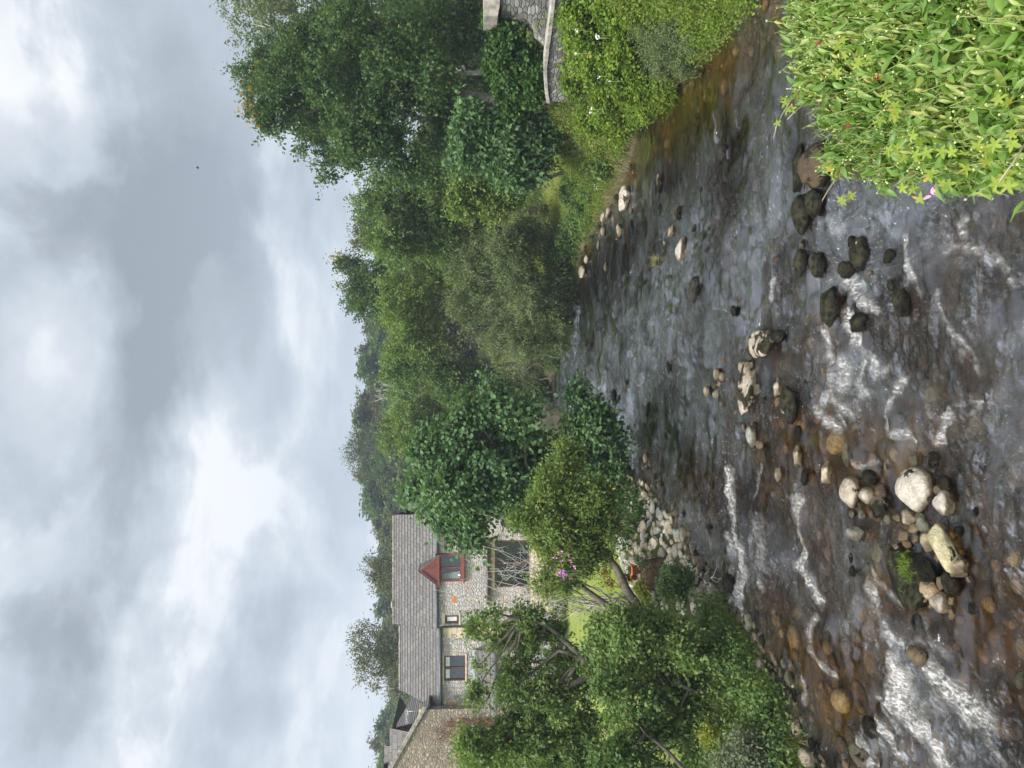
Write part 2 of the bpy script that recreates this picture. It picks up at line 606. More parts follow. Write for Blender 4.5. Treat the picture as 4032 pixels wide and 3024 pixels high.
M['wall_pale'] = rubble_mat('pale_rubble_stone', [(0.60, 0.53, 0.50), (0.54, 0.49, 0.48), (0.66, 0.59, 0.55), (0.47, 0.44, 0.43), (0.57, 0.49, 0.40), (0.56, 0.53, 0.50), (0.52, 0.48, 0.44), (0.54, 0.47, 0.39), (0.62, 0.58, 0.55), (0.48, 0.42, 0.37)], (0.41, 0.37, 0.34), (4.3, 4.3, 7.6), mw=0.05)
M['wall_brown'] = rubble_mat('brown_coursed_stone', [(0.25, 0.195, 0.14), (0.33, 0.27, 0.20), (0.21, 0.17, 0.13), (0.37, 0.31, 0.23), (0.16, 0.145, 0.135), (0.29, 0.22, 0.16), (0.26, 0.18, 0.13)], (0.17, 0.15, 0.12), (5.0, 5.0, 9.0), 3.3, 0.05)
M['wall_grey'] = rubble_mat('grey_weathered_stone', [(0.17, 0.16, 0.15), (0.22, 0.21, 0.20), (0.12, 0.12, 0.11), (0.28, 0.27, 0.25), (0.15, 0.135, 0.11), (0.14, 0.16, 0.08)], (0.09, 0.085, 0.07), (3.6, 3.6, 7), 1.7, 0.05)
M['quoin'] = flat_mat('cream_dressed_stone', (0.46, 0.39, 0.26), 0.85, 0.3, var=0.14, scale=5, bump=0.4)
M['coping'] = flat_mat('weathered_coping_stone', (0.30, 0.27, 0.23), 0.9, 0.3, var=0.25, scale=4, bump=0.6)
M['frame'] = flat_mat('brown_red_window_paint', (0.15, 0.036, 0.028), 0.45, 0.4, var=0.12, scale=3)
M['frame_dark'] = flat_mat('dark_red_window_paint', (0.085, 0.028, 0.025), 0.45, 0.4, var=0.12, scale=3)
M['pipe'] = flat_mat('grey_blue_gutter', (0.085, 0.10, 0.125), 0.45, 0.4)
M['pipe_brown'] = flat_mat('dark_brown_plastic', (0.045, 0.032, 0.03), 0.4, 0.4)
M['lead'] = flat_mat('lead_flashing', (0.33, 0.36, 0.42), 0.55, 0.4, var=0.2)
M['glass'] = flat_mat('dark_window_glass', (0.012, 0.018, 0.022), 0.06, 0.6)
M['blind'] = flat_mat('pale_blind', (0.52, 0.54, 0.50), 0.7)
M['curtain'] = flat_mat('green_grey_curtain', (0.16, 0.19, 0.18), 0.8)
M['mug'] = flat_mat('white_china', (0.7, 0.74, 0.78), 0.3)
M['terracotta'] = flat_mat('terracotta', (0.50, 0.16, 0.06), 0.8, 0.3, var=0.18, scale=12)
M['soil'] = flat_mat('soil', (0.08, 0.055, 0.035), 0.95, 0.1, var=0.3, scale=10, bump=0.8)
M['aluminium'] = flat_mat('aerial_metal', (0.42, 0.44, 0.44), 0.4, 0.5, 0.6)
M['timber'] = flat_mat('weathered_timber', (0.30, 0.24, 0.17), 0.85, 0.2, var=0.25, scale=6)
M['petal_pink'] = flat_mat('pink_petal', (0.62, 0.22, 0.42), 0.5)
M['petal_purple'] = flat_mat('purple_petal', (0.45, 0.16, 0.50), 0.5)
M['petal_red'] = flat_mat('red_seed_head', (0.20, 0.03, 0.02), 0.5)
M['petal_white'] = flat_mat('white_petal', (0.75, 0.75, 0.7), 0.5)
M['bud'] = flat_mat('pale_green_bud', (0.36, 0.40, 0.14), 0.6, var=0.2, scale=60)
M['stem'] = flat_mat('green_stem', (0.22, 0.26, 0.09), 0.6)
M['stem_wood'] = flat_mat('woody_stem', (0.28, 0.24, 0.15), 0.8)
M['bird'] = flat_mat('dark_feathers', (0.03, 0.03, 0.035), 0.7)


def slate_mat():
    m, t = new_mat('stone_roof_slate')
    uv = t.n('ShaderNodeUVMap')
    b_ = t.n('ShaderNodeTexBrick')
    t.put(b_, 'Vector', uv.outputs[0])
    b_.inputs['Color1'].default_value = (0.070, 0.064, 0.058, 1)
    b_.inputs['Color2'].default_value = (0.135, 0.122, 0.11, 1)
    b_.inputs['Mortar'].default_value = (0.03, 0.027, 0.025, 1)
    b_.inputs['Scale'].default_value = 1.0
    b_.inputs['Brick Width'].default_value = 0.42
    b_.inputs['Row Height'].default_value = 0.30
    b_.inputs['Mortar Size'].default_value = 0.028
    b_.inputs['Bias'].default_value = -0.1
    n1 = t.noise(uv.outputs[0], 5, 6, 0.7)
    n2 = t.noise(uv.outputs[0], 14, 3, 0.6)
    n3 = t.noise(uv.outputs[0], 0.6, 3, 0.5)
    c = t.mix(t.math('MULTIPLY', t.rng(n1, 0.35, 0.7), 0.5), b_.outputs[0], (0.155, 0.138, 0.125))
    c = t.mix(t.math('MULTIPLY', t.rng(n3, 0.5, 0.7), 0.35), c, (0.10, 0.085, 0.08))
    c = t.mix(t.math('MULTIPLY', t.rng(n2, 0.68, 0.73), 0.8), c, (0.52, 0.50, 0.45))
    s = t.n('ShaderNodeBsdfPrincipled')
    t.put(s, 'Base Color', c)
    t.put(s, 'Roughness', 0.72)
    t.put(s, 'Normal', t.bump(t.math('ADD', b_.outputs[1], t.math('MULTIPLY', n1, -0.6)), -0.5, 0.03))
    t.out(s.outputs[0])
    return m


M['slate'] = slate_mat()

# ------------------------------------------------------------------ terrain
Rpx = [(2170, 1500), (2215, 1380), (2235, 1290), (2270, 1180), (2290, 1010), (2330, 920), (2390, 830), (2440, 740), (2480, 650), (2520, 520), (2660, 330), (2850, 170), (2930, 60), (2990, 0)]
Lpx = [(2180, 1620), (2300, 1660), (2440, 1750), (2500, 1850), (2540, 1900), (2600, 1960), (2660, 2010), (2700, 2100), (2730, 2180), (2780, 2260), (2830, 2330), (2890, 2420), (2960, 2500), (3010, 2620), (3080, 2700), (3130, 2800), (3170, 2900), (3200, 3024)]
Rw = [tuple(W(*a)[:2]) for a in Rpx]
Lw = [tuple(W(*a)[:2]) for a in Lpx]
right_bank = [(-40, 92), (-16, 74), (-5, 63)] + Rw + [(7.6, 10), (7.6, -12)]
left_bank = [(-46, 84), (-22, 64), (-7, 57)] + Lw + [(-7.6, 9), (-8.2, 3), (-8.5, -12)]
poly = right_bank + left_bank[::-1]


def seg_dist(x, y, pts, closed=False):
    d = np.full(x.shape, 1e9)
    n = len(pts)
    for i in range(n if closed else n - 1):
        ax, ay = pts[i]
        bx, by = pts[(i + 1) % n]
        vx, vy = bx - ax, by - ay
        L2 = vx * vx + vy * vy + 1e-9
        t = np.clip(((x - ax) * vx + (y - ay) * vy) / L2, 0, 1)
        d = np.minimum(d, np.hypot(x - ax - t * vx, y - ay - t * vy))
    return d


def inside(x, y, pts):
    r = np.zeros(x.shape, bool)
    n = len(pts)
    for i in range(n):
        ax, ay = pts[i]
        bx, by = pts[(i + 1) % n]
        if ay == by:
            continue
        c = ((ay > y) != (by > y)) & (x < (bx - ax) * (y - ay) / (by - ay) + ax)
        r ^= c
    return r


def sstep(a, b, v):
    t = np.clip((v - a) / (b - a), 0, 1)
    return t * t * (3 - 2 * t)


gravel_c = (-4.9, 20.6)


def terrain_h(x, y):
    x = np.asarray(x, float)
    y = np.asarray(y, float)
    dl = seg_dist(x, y, left_bank)
    dr = seg_dist(x, y, right_bank)
    ins = inside(x, y, poly)
    d = np.minimum(dl, dr)
    bed = -0.16 - 0.50 * sstep(0, 2.2, d) + 0.10 * fbm(x * 0.5, y * 0.5, 3, 5) + 0.05 * fbm(x * 1.7, y * 1.7, 2, 9)
    # shallow bar of stones around the islet
    bed = bed + 0.40 * np.exp(-((x + 1.7) ** 2 / 2.4 + (y - 10.2) ** 2 / 4.5)) + 0.34 * np.exp(-((x + 0.5) ** 2 / 5 + (y - 14.5) ** 2 / 12)) + .25 * np.exp(-((x + 3.8) ** 2 / 1.5 + (y - 11.5) ** 2 / 5))
    bed = np.minimum(bed, -0.09)
    left = dl < dr
    gr = np.exp(-((x - gravel_c[0]) ** 2 / 4 + (y - gravel_c[1]) ** 2 / 9))
    hl = (0.02 + 0.9 * sstep(0, 2.0, dl) + 0.5 * sstep(1.5, 7, dl) + 0.5 * sstep(8, 22, dl)) * (1 - 0.25 * gr)
    hl = hl + 0.5 * sstep(28, 38, y)
    near = 1 - sstep(28, 36, y)
    hr = 0.02 + (1.0 + 1.6 * near) * sstep(0, 2.6, dr) + 1.6 * (1 - 0.55 * near) * sstep(3, 12, dr)
    land = np.where(left, hl, hr)
    land = land + 0.08 * fbm(x * 0.4, y * 0.4, 3, 2) * sstep(0, 2, d)
    hill = 12 * sstep(72, 165, y + 0.12 * np.abs(x)) + 2 * sstep(40, 90, np.abs(x - 5)) * sstep(20, 80, y)
    land = land + hill
    return np.where(ins, bed, land), ins, dl, dr


def H(x, y):
    return float(terrain_h(np.array([float(x)]), np.array([float(y)]))[0][0])


xs = np.unique(np.concatenate([np.arange(-14, 14, 0.16), np.arange(-34, 34, 0.8), np.arange(-420, 421, 12.0)]))
ys = np.unique(np.concatenate([np.arange(4, 34, 0.18), np.arange(-14, 76, 0.6), np.arange(76, 200, 4.0), np.arange(200, 900, 25.0), np.arange(-60, -14, 8)]))
gx, gy = np.meshgrid(xs, ys)
gh, gin, gdl, gdr = terrain_h(gx, gy)
nx, ny = len(xs), len(ys)


def grid_mesh(name, gx, gy, gz, mat, keep=None):
    ny_, nx_ = gx.shape
    V = np.stack([gx, gy, gz], -1).reshape(-1, 3)
    i = np.arange(ny_ - 1)[:, None] * nx_ + np.arange(nx_ - 1)[None, :]
    q = np.stack([i, i + 1, i + nx_ + 1, i + nx_], -1)
    if keep is not None:
        q = q[keep]
    q = q.reshape(-1, 4)
    used = np.zeros(len(V), bool)
    used[q.ravel()] = True
    idx = np.cumsum(used) - 1
    me = raw_mesh(name, V[used], idx[q].ravel(), np.full(len(q), 4), mat, True)
    return me, used


def ground_material():
    m, t = new_mat('ground_cover')
    g = t.n('ShaderNodeNewGeometry')
    p = g.outputs['Position']
    a = t.n('ShaderNodeAttribute', attribute_name='zone')
    s = t.n('ShaderNodeSeparateColor')
    t.put(s, 0, a.outputs['Color'])
    n1 = t.noise(p, 1.1, 5, 0.6)
    n2 = t.noise(p, 14, 5, 0.7)
    n3 = t.noise(p, 60, 3, 0.6)
    lawn = t.mix(t.rng(n1, 0.3, 0.7), (0.15, 0.19, 0.032), (0.23, 0.26, 0.058))
    lawn = t.mix(t.math('MULTIPLY', t.rng(n2, 0.4, 0.65), 0.35), lawn, (0.13, 0.17, 0.03))
    rough = t.mix(t.rng(n1, 0.35, 0.65), (0.045, 0.07, 0.018), (0.10, 0.12, 0.035))
    rough = t.mix(t.rng(n2, 0.5, 0.7), rough, (0.07, 0.05, 0.03))
    vo = t.n('ShaderNodeTexVoronoi')
    t.put(vo, 'Vector', t.mapping(p, scale=(1, 1, 1)))
    t.put(vo, 'Scale', 4.5)
    vs = t.n('ShaderNodeSeparateColor')
    t.put(vs, 0, vo.outputs['Color'])
    bed = t.mix(t.rng(n1, 0.3, 0.7), (0.10, 0.075, 0.032), (0.18, 0.13, 0.055))
    bed = t.mix(t.rng(vs.outputs[0], 0.5, 1.0), bed, (0.26, 0.175, 0.07))
    bed = t.mix(t.rng(n2, 0.45, 0.7), bed, (0.08, 0.06, 0.028))
    mud = t.mix(t.rng(n2, 0.3, 0.7), (0.04, 0.032, 0.02), (0.11, 0.09, 0.065))
    c = t.mix(s.outputs[0], rough, lawn)
    c = t.mix(s.outputs[2], c, mud)
    c = t.mix(s.outputs[1], c, bed)
    b = t.n('ShaderNodeBsdfPrincipled')
    t.put(b, 'Base Color', c)
    t.put(b, 'Roughness', 0.9)
    t.put(b, 'Specular IOR Level', 0.2)
    t.put(b, 'Normal', t.bump(t.math('ADD', n2, t.math('MULTIPLY', n3, 0.5)), 0.6, 0.06))
    t.out(b.outputs[0])
    return m


gme, used = grid_mesh('ground', gx, gy, gh, ground_material())
lawnm = ((gdl < gdr) & ~gin & (gdl > 2.4 + 0.25 * np.sin(gy)) & (gy < 40)) * 1.0
lawnm = np.maximum(lawnm, ((gdr < gdl) & ~gin & (gdr > 2.0) & (gy > 33) & (gy < 60)) * 0.8)
mudm = (~gin) * (1 - sstep(0.2, 1.3, np.minimum(gdl, gdr) + 0.3 * fbm(gx * 1.3, gy * 1.3, 2, 4)))
bedm = gin * 1.0
zone = np.stack([lawnm, bedm, mudm, np.ones_like(gx)], -1).reshape(-1, 4)
ca = gme.color_attributes.new('zone', 'FLOAT_COLOR', 'POINT')
ca.data.foreach_set('color', zone[used].astype(np.float32).ravel())
tag(link('ground', gme), kind='structure')

# ------------------------------------------------------------------ crops of the photograph -> photograph pixels
CR = {1: (800, 0, .678), 2: (1200, 900, .6632), 3: (1300, 1900, .7233), 4: (2200, 0, .828), 5: (2400, 1000, .7378), 6: (2600, 1800, .7378), 7: (3300, 1700, .4823)}


def px(c, x, y):
    a = CR[c]
    return a[0] + x * a[2], a[1] + y * a[2]


# ------------------------------------------------------------------ water
foam_strokes = [
    (5, [(1230, 90), (1260, 150), (1290, 200), (1360, 260), (1430, 295)], 26, .9), (5, [(1250, 120), (1300, 190)], 45, 1.0),
    (5, [(1250, 300), (1260, 370), (1290, 430), (1320, 470)], 26, 1.0), (5, [(1140, 400), (1150, 480), (1170, 600), (1160, 680)], 22, .8), (5, [(1200, 340), (1160, 400)], 18, .8),
    (5, [(1240, 580), (1250, 640), (1240, 700)], 42, .8), (5, [(1350, 580), (1330, 680), (1360, 740)], 34, .85), (5, [(1300, 480), (1400, 560), (1420, 640), (1500, 610)], 26, .7),
    (5, [(1100, 830), (1140, 880), (1200, 910)], 34, .85), (5, [(1180, 760), (1240, 820), (1300, 870)], 30, .75), (5, [(1180, 600), (1190, 720), (1120, 800)], 30, .8),
    (5, [(890, 130), (870, 200), (860, 240)], 12, .8), (5, [(720, 320), (740, 460), (720, 520)], 14, .7), (5, [(1590, 0), (1600, 80), (1650, 220)], 10, .7),
    (5, [(1740, 200), (1750, 280), (1790, 350), (1860, 460), (1940, 560), (1980, 640)], 14, .7), (5, [(1560, 680), (1500, 780), (1480, 860), (1490, 960), (1600, 960), (1620, 1000)], 24, .85),
    (5, [(1800, 860), (1760, 960), (1740, 1010)], 24, .85), (5, [(1900, 770), (1980, 790), (1930, 860)], 16, .7), (5, [(1780, 840), (1850, 800), (1960, 780)], 12, .6), (5, [(1450, 790), (1500, 800), (1600, 650)], 10, .7),
    (5, [(2000, 0), (2100, 100), (2200, 160)], 24, .6), (5, [(630, 1160), (640, 1240), (660, 1355)], 26, 1.0), (5, [(810, 1130), (790, 1240), (770, 1300)], 16, .7), (5, [(1000, 1230), (1010, 1350)], 12, .6),
    (5, [(1300, 1100), (1330, 1140), (1440, 1100)], 12, .8), (5, [(1230, 850), (1250, 920)], 12, .7), (5, [(1700, 820), (1730, 880)], 10, .7),
    (6, [(365, 80), (370, 200), (385, 330), (390, 420), (440, 520), (450, 640), (400, 770), (440, 850)], 34, 1.0), (6, [(350, 420), (380, 500)], 24, .8), (6, [(540, 50), (520, 150), (500, 200)], 18, .7),
    (6, [(545, 380), (530, 480), (520, 600), (540, 700)], 24, .65), (6, [(735, 220), (750, 400), (770, 520), (740, 580), (800, 650), (840, 760)], 26, .95), (6, [(740, 560), (720, 580), (780, 620)], 24, .9),
    (6, [(820, 850), (790, 920), (800, 1020), (880, 1130), (920, 1160)], 18, .75), (6, [(1120, 710), (1160, 850), (1220, 960), (1290, 1020)], 28, .8), (6, [(1110, 580), (1140, 660), (1220, 720), (1290, 780)], 18, .7),
    (6, [(1250, 1090), (1270, 1180), (1240, 1300), (1300, 1380), (1420, 1480), (1520, 1650)], 40, 1.1), (6, [(1290, 1180), (1300, 1260)], 60, 1.0), (6, [(1400, 1060), (1440, 1150), (1520, 1220), (1640, 1330), (1740, 1380)], 60, 1.0),
    (6, [(1560, 1200), (1650, 1290), (1760, 1500)], 26, .8), (6, [(1600, 1330), (1640, 1400)], 40, .9), (6, [(1160, 1280), (1230, 1380), (1290, 1460)], 14, .8), (6, [(1160, 1400), (1200, 1420), (1250, 1520), (1300, 1580)], 26, .9),
    (6, [(1060, 1520), (1100, 1590), (1150, 1650)], 30, .9), (6, [(1410, 850), (1450, 960), (1520, 1060)], 22, .6), (6, [(1500, 1000), (1650, 1120), (1740, 1200)], 26, .5), (6, [(1620, 1520), (1640, 1570)], 26, .7),
    (6, [(1740, 1520), (1800, 1590), (1850, 1650)], 18, .7), (6, [(770, 1150), (790, 1240), (780, 1320)], 12, .8), (6, [(600, 1200), (620, 1300)], 5, .9), (6, [(480, 940), (550, 1040)], 6, .9), (6, [(1120, 700), (1100, 640)], 10, .7),
    (6, [(1900, 1590), (1930, 1620)], 12, .6), (6, [(950, 920), (980, 950)], 10, .5), (6, [(1480, 1600), (1560, 1659)], 24, .6),
    (4, [(1230, 890), (1250, 950)], 7, .9), (4, [(1280, 1030), (1330, 1110), (1400, 1010)], 22, .6), (4, [(1560, 1070), (1580, 1010)], 12, .6), (4, [(1660, 1110), (1670, 1250), (1665, 1328)], 14, .8),
    (4, [(1920, 1060), (1925, 1110)], 26, .8), (4, [(1820, 1190), (1900, 1170), (2000, 1190), (2080, 1250), (2140, 1290)], 22, .7), (4, [(2080, 1010), (2050, 1110)], 16, .6), (4, [(1840, 1110), (1860, 1160)], 12, .6),
    (4, [(740, 540), (745, 680)], 8, .7), (4, [(500, 1100), (490, 1200)], 4, .9), (4, [(1205, 1080), (1180, 1130)], 6, .8), (4, [(1700, 1080), (1730, 1110)], 10, .6), (4, [(800, 690), (808, 750)], 7, .7), (4, [(840, 560), (850, 610)], 5, .6)]
wx = np.arange(-9.5, 9.6, 0.055)
wy = [3.0]
while wy[-1] < 64:
    wy.append(wy[-1] + 0.05 + 0.0016 * max(0, wy[-1] - 6) + 0.00004 * wy[-1] ** 2)
wy = np.array(wy)
WX, WY = np.meshgrid(wx, wy)
extra_x = 0
foam = np.zeros(WX.shape)
for c, pts, wd, dens in foam_strokes:
    wp = []
    for q in pts:
        X, Y = px(c, *q)
        wv_ = W(X, Y)
        wp.append((wv_.x, wv_.y))
    Xc, Yc = px(c, *pts[len(pts) // 2])
    rngm = W(Xc, Yc)
    dist = math.hypot(math.hypot(rngm.x, rngm.y), CAMH)
    wr = wd * CR[c][2] * dist / FPX * 1.2
    x0 = min(a[0] for a in wp) - 3 * wr
    x1 = max(a[0] for a in wp) + 3 * wr
    y0 = min(a[1] for a in wp) - 6 * wr
    y1 = max(a[1] for a in wp) + 6 * wr
    ix = slice(*np.searchsorted(wx, [x0, x1]))
    iy = slice(*np.searchsorted(wy, [y0, y1]))
    sx_, sy_ = WX[iy, ix], WY[iy, ix]
    if sx_.size == 0:
        continue
    # strokes lie in a foreshortened view: compress the distance across y
    d = seg_dist(sx_, sy_ * 0.7, [(a[0], a[1] * 0.7) for a in wp])
    foam[iy, ix] = np.maximum(foam[iy, ix], dens * np.exp(-(d / wr) ** 2 * 0.7))
areas = [(5, 1250, 450, 330, 420, .34), (5, 1330, 650, 260, 200, .36), (6, 500, 450, 200, 420, .32), (6, 1450, 1250, 420, 420, .42), (6, 1150, 1480, 250, 250, .36), (4, 1900, 1180, 330, 220, .36), (5, 1750, 850, 380, 260, .30), (4, 1400, 1060, 200, 90, .30), (4, 650, 1150, 300, 300, .16), (6, 900, 1000, 300, 300, .22)]
for c, ax_, ay_, rx_, ry_, dn in areas:
    cc_ = W(*px(c, ax_, ay_))
    ex = (W(*px(c, ax_, ay_ + ry_)) - W(*px(c, ax_, ay_ - ry_))).length / 2
    ey = (W(*px(c, ax_ + rx_, ay_)) - W(*px(c, ax_ - rx_, ay_))).length / 2
    g_ = np.exp(-(((WX - cc_.x) / ex) ** 2 + ((WY - cc_.y) / ey) ** 2) * 1.3)
    foam = np.maximum(foam, (dn + .12) * g_ * (0.75 + 0.9 * np.clip(fbm(WX * 1.3 + .5 * WY, WY * .9, 3, 50 + int(ax_) % 7), -.6, .8)))
calm = np.exp(-((WX - 7.2) ** 2 / 6 + (WY - 23.0) ** 2 / 40))
rap = 1 - sstep(24, 34, WY)
amp = (0.034 + 0.026 * rap + 0.045 * sstep(20, 34, WY) + 0.07 * np.clip(foam, 0, 1)) * (1 - 0.85 * calm)
# flow comes towards the camera and slightly left: crests lie across it
wz = amp * (fbm(WX * 1.1 + 0.4 * fbm(WX, WY, 2, 30), WY * 1.9, 4, 11) + 0.6 * fbm(WX * 3.4, WY * 4.5, 3, 17)) + 0.02 * fbm(WX * .35, WY * .6, 2, 21)


def water_material():
    m, t = new_mat('peaty_river_water')
    g = t.n('ShaderNodeNewGeometry')
    p = g.outputs['Position']
    a = t.n('ShaderNodeAttribute', attribute_name='foam')
    fm = a.outputs['Fac']
    cal = t.n('ShaderNodeAttribute', attribute_name='calm').outputs['Fac']
    v1 = t.mapping(p, rot=(0, 0, 0.35), scale=(1.0, 0.75, 1))
    n1 = t.noise(v1, 5.5, 6, 0.62, 0.7)
    n2 = t.noise(v1, 17, 5, 0.65, 0.5)
    h = t.math('ADD', t.math('MULTIPLY', n1, 0.7), t.math('MULTIPLY', n2, 0.32))
    bm = t.n('ShaderNodeBump')
    t.put(bm, 'Height', h)
    spy = t.n('ShaderNodeSeparateXYZ')
    t.put(spy, 0, p)
    t.attr_far = t.rng(spy.outputs[1], 16, 36, 1.0, 0.62)
    shn = t.n('ShaderNodeAttribute', attribute_name='painted_sheen').outputs['Fac']
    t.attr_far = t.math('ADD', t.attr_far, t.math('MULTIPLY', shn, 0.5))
    gust = t.rng(t.noise(t.mapping(p, scale=(.45, .8, 1)), 1.0, 4, 0.6, 0.8), 0.40, 0.62, 0.14, 1.45)
    swl = t.rng(t.noise(t.mapping(p, loc=(7, 3, 0), rot=(0, 0, .3), scale=(.55, .30, 1)), 1.0, 3, 0.55, 0.6), 0.36, 0.58, 0.56, 1.12)
    t.put(bm, 'Strength', t.math('MULTIPLY', t.math('MULTIPLY', gust, t.attr_far), t.math('SUBTRACT', 0.95, t.math('MULTIPLY', cal, 0.75))))
    t.put(bm, 'Distance', 0.22)
    fr = t.n('ShaderNodeFresnel')
    t.put(fr, 'IOR', 1.34)
    t.put(fr, 'Normal', bm.outputs[0])
    gl = t.n('ShaderNodeBsdfGlossy')
    t.put(gl, 0, (0.96, 0.97, 1.0))
    t.put(gl, 'Roughness', 0.08)
    t.put(gl, 'Normal', bm.outputs[0])
    tr = t.n('ShaderNodeBsdfTransparent')
    t.put(tr, 0, (0.92, 0.86, 0.74))
    ms = t.n('ShaderNodeMixShader')
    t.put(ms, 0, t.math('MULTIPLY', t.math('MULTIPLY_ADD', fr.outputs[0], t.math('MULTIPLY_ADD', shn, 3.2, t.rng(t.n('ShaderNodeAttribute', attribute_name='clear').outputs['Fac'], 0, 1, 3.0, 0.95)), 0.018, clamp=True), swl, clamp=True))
    t.put(ms, 1, tr.outputs[0])
    t.put(ms, 2, gl.outputs[0])
    # foam: lacy threads where the density attribute is high
    vf = t.mapping(p, rot=(0, 0, 0.3), scale=(1.25, 0.8, 1))
    wn = t.noise(vf, 3.0, 3, 0.6, out=1)
    ad = t.n('ShaderNodeVectorMath', operation='MULTIPLY_ADD')
    t.put(ad, 0, wn)
    ad.inputs[1].default_value = (0.5, 0.5, 0.5)
    t.put(ad, 2, vf)
    ve = t.n('ShaderNodeTexVoronoi', feature='DISTANCE_TO_EDGE')
    t.put(ve, 'Vector', ad.outputs[0])
    t.put(ve, 'Scale', 8.0)
    lace = t.rng(ve.outputs['Distance'], 0.0, 0.22, 1.0, 0.0)
    nf = t.noise(t.mapping(p, rot=(0, 0, 0.38), scale=(1.9, 0.55, 1)), 13, 8, 0.74, 0.25)
    tex = t.math('ADD', t.math('MULTIPLY', lace, 0.24), t.math('MULTIPLY', nf, 0.95))
    th = t.math('SUBTRACT', 0.97, t.math('MULTIPLY', fm, 0.60))
    fmask = t.rng(tex, t.math('SUBTRACT', th, 0.04), t.math('ADD', th, 0.50))
    fd = t.n('ShaderNodeBsdfPrincipled')
    t.put(fd, 'Base Color', t.mix(t.rng(nf, 0.35, 0.7), (0.26, 0.23, 0.18), (0.58, 0.58, 0.57)))
    t.put(fd, 'Roughness', 0.6)
    t.put(fd, 'Normal', t.bump(nf, 0.25, 0.04))
    halo = t.math('MULTIPLY', t.rng(fm, 0.30, 1.0), t.rng(nf, 0.30, 0.74, 0.06, 0.72))
    fmask = t.math('MAXIMUM', fmask, halo)
    m2 = t.n('ShaderNodeMixShader')
    t.put(m2, 0, t.math('MULTIPLY', fmask, 0.84))
    t.put(m2, 1, ms.outputs[0])
    t.put(m2, 2, fd.outputs[0])
    va = t.n('ShaderNodeVolumeAbsorption')
    t.put(va, 'Color', (0.60, 0.50, 0.29))
    t.put(va, 'Density', 2.3)
    t.out(m2.outputs[0], va.outputs[0])
    return m


M['water'] = water_material()
# far water: coarse strip beyond 64 m joined in the same mesh, clipped a little outside the banks
ins_w = inside(WX, WY, poly) | (np.minimum(seg_dist(WX, WY, right_bank), seg_dist(WX, WY, left_bank)) < 0.9)
kp = ins_w[:-1, :-1] | ins_w[1:, 1:]
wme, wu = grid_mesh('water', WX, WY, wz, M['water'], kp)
clear = np.zeros_like(WX)
for x_, y_, a_, b_ in ((-1.8, 9.9, 1.9, 2.4), (-4.6, 12.2, 1.5, 3.2), (-.9, 14.2, 2.0, 2.0), (-1.2, 12.2, 1.2, 1.5), (7.2, 21, 2.6, 8), (-3.0, 7.8, 1.6, 1.4), (5.0, 31, 2.4, 6), (5.2, 17, 1.6, 2.0), (-2.8, 17, 1.2, 3)):
    clear = np.maximum(clear, np.exp(-(((WX - x_) / a_) ** 2 + ((WY - y_) / b_) ** 2)) * (1.05 + .6 * fbm(WX * .9, WY * .9, 2, 71)))
clear = np.clip(clear, 0, 1) * (1 - 0.35 * sstep(5.5, 8.5, WX) * sstep(15, 18, WY))
painted_sheen = np.exp(-(((WX + 0.6) / 3.2) ** 2 + ((WY - 33) / 11.0) ** 2)) * np.clip(0.75 + 0.9 * fbm(WX * .45, WY * .28, 3, 91), 0, 1.2) * (1 - clear)  # silvery water painted in: reflectivity and ripple raised over chosen zones
painted_sheen = np.clip(np.maximum(painted_sheen, 0.45 * np.exp(-(((WX - 3.0) / 3.5) ** 2 + ((WY - 15) / 6.0) ** 2)) * (1 - clear) * np.clip(.8 + fbm(WX * .5, WY * .3, 2, 95), 0, 1)), 0, 1)
painted_sheen = np.maximum(painted_sheen, 0.62 * np.exp(-(((WX - 2.0) / 3.0) ** 2 + ((WY - 9.0) / 4.0) ** 2)) * (1 - clear))
for nm, arr in (('foam', foam), ('calm', calm), ('clear', clear), ('painted_sheen', painted_sheen)):
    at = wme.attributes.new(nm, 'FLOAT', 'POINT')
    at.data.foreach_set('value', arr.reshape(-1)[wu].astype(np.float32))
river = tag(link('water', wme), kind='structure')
fx, fy = np.meshgrid(np.arange(-50, 10, 1.0), np.arange(63.95, 95, 1.0))
fi = inside(fx, fy, poly)
fme, fu = grid_mesh('water', fx, fy, fx * 0 + 0.005, M['water'], fi[:-1, :-1] | fi[1:, 1:])
tag(link('water', fme), kind='structure')
bx_, by_ = np.meshgrid(np.arange(-9.5, 9, 0.4), np.arange(-12, 3.01, 0.5))
bme, bu = grid_mesh('water', bx_, by_, bx_ * 0, M['water'])
tag(link('water', bme), kind='structure')

# ------------------------------------------------------------------ stones
rock_meshes = {}


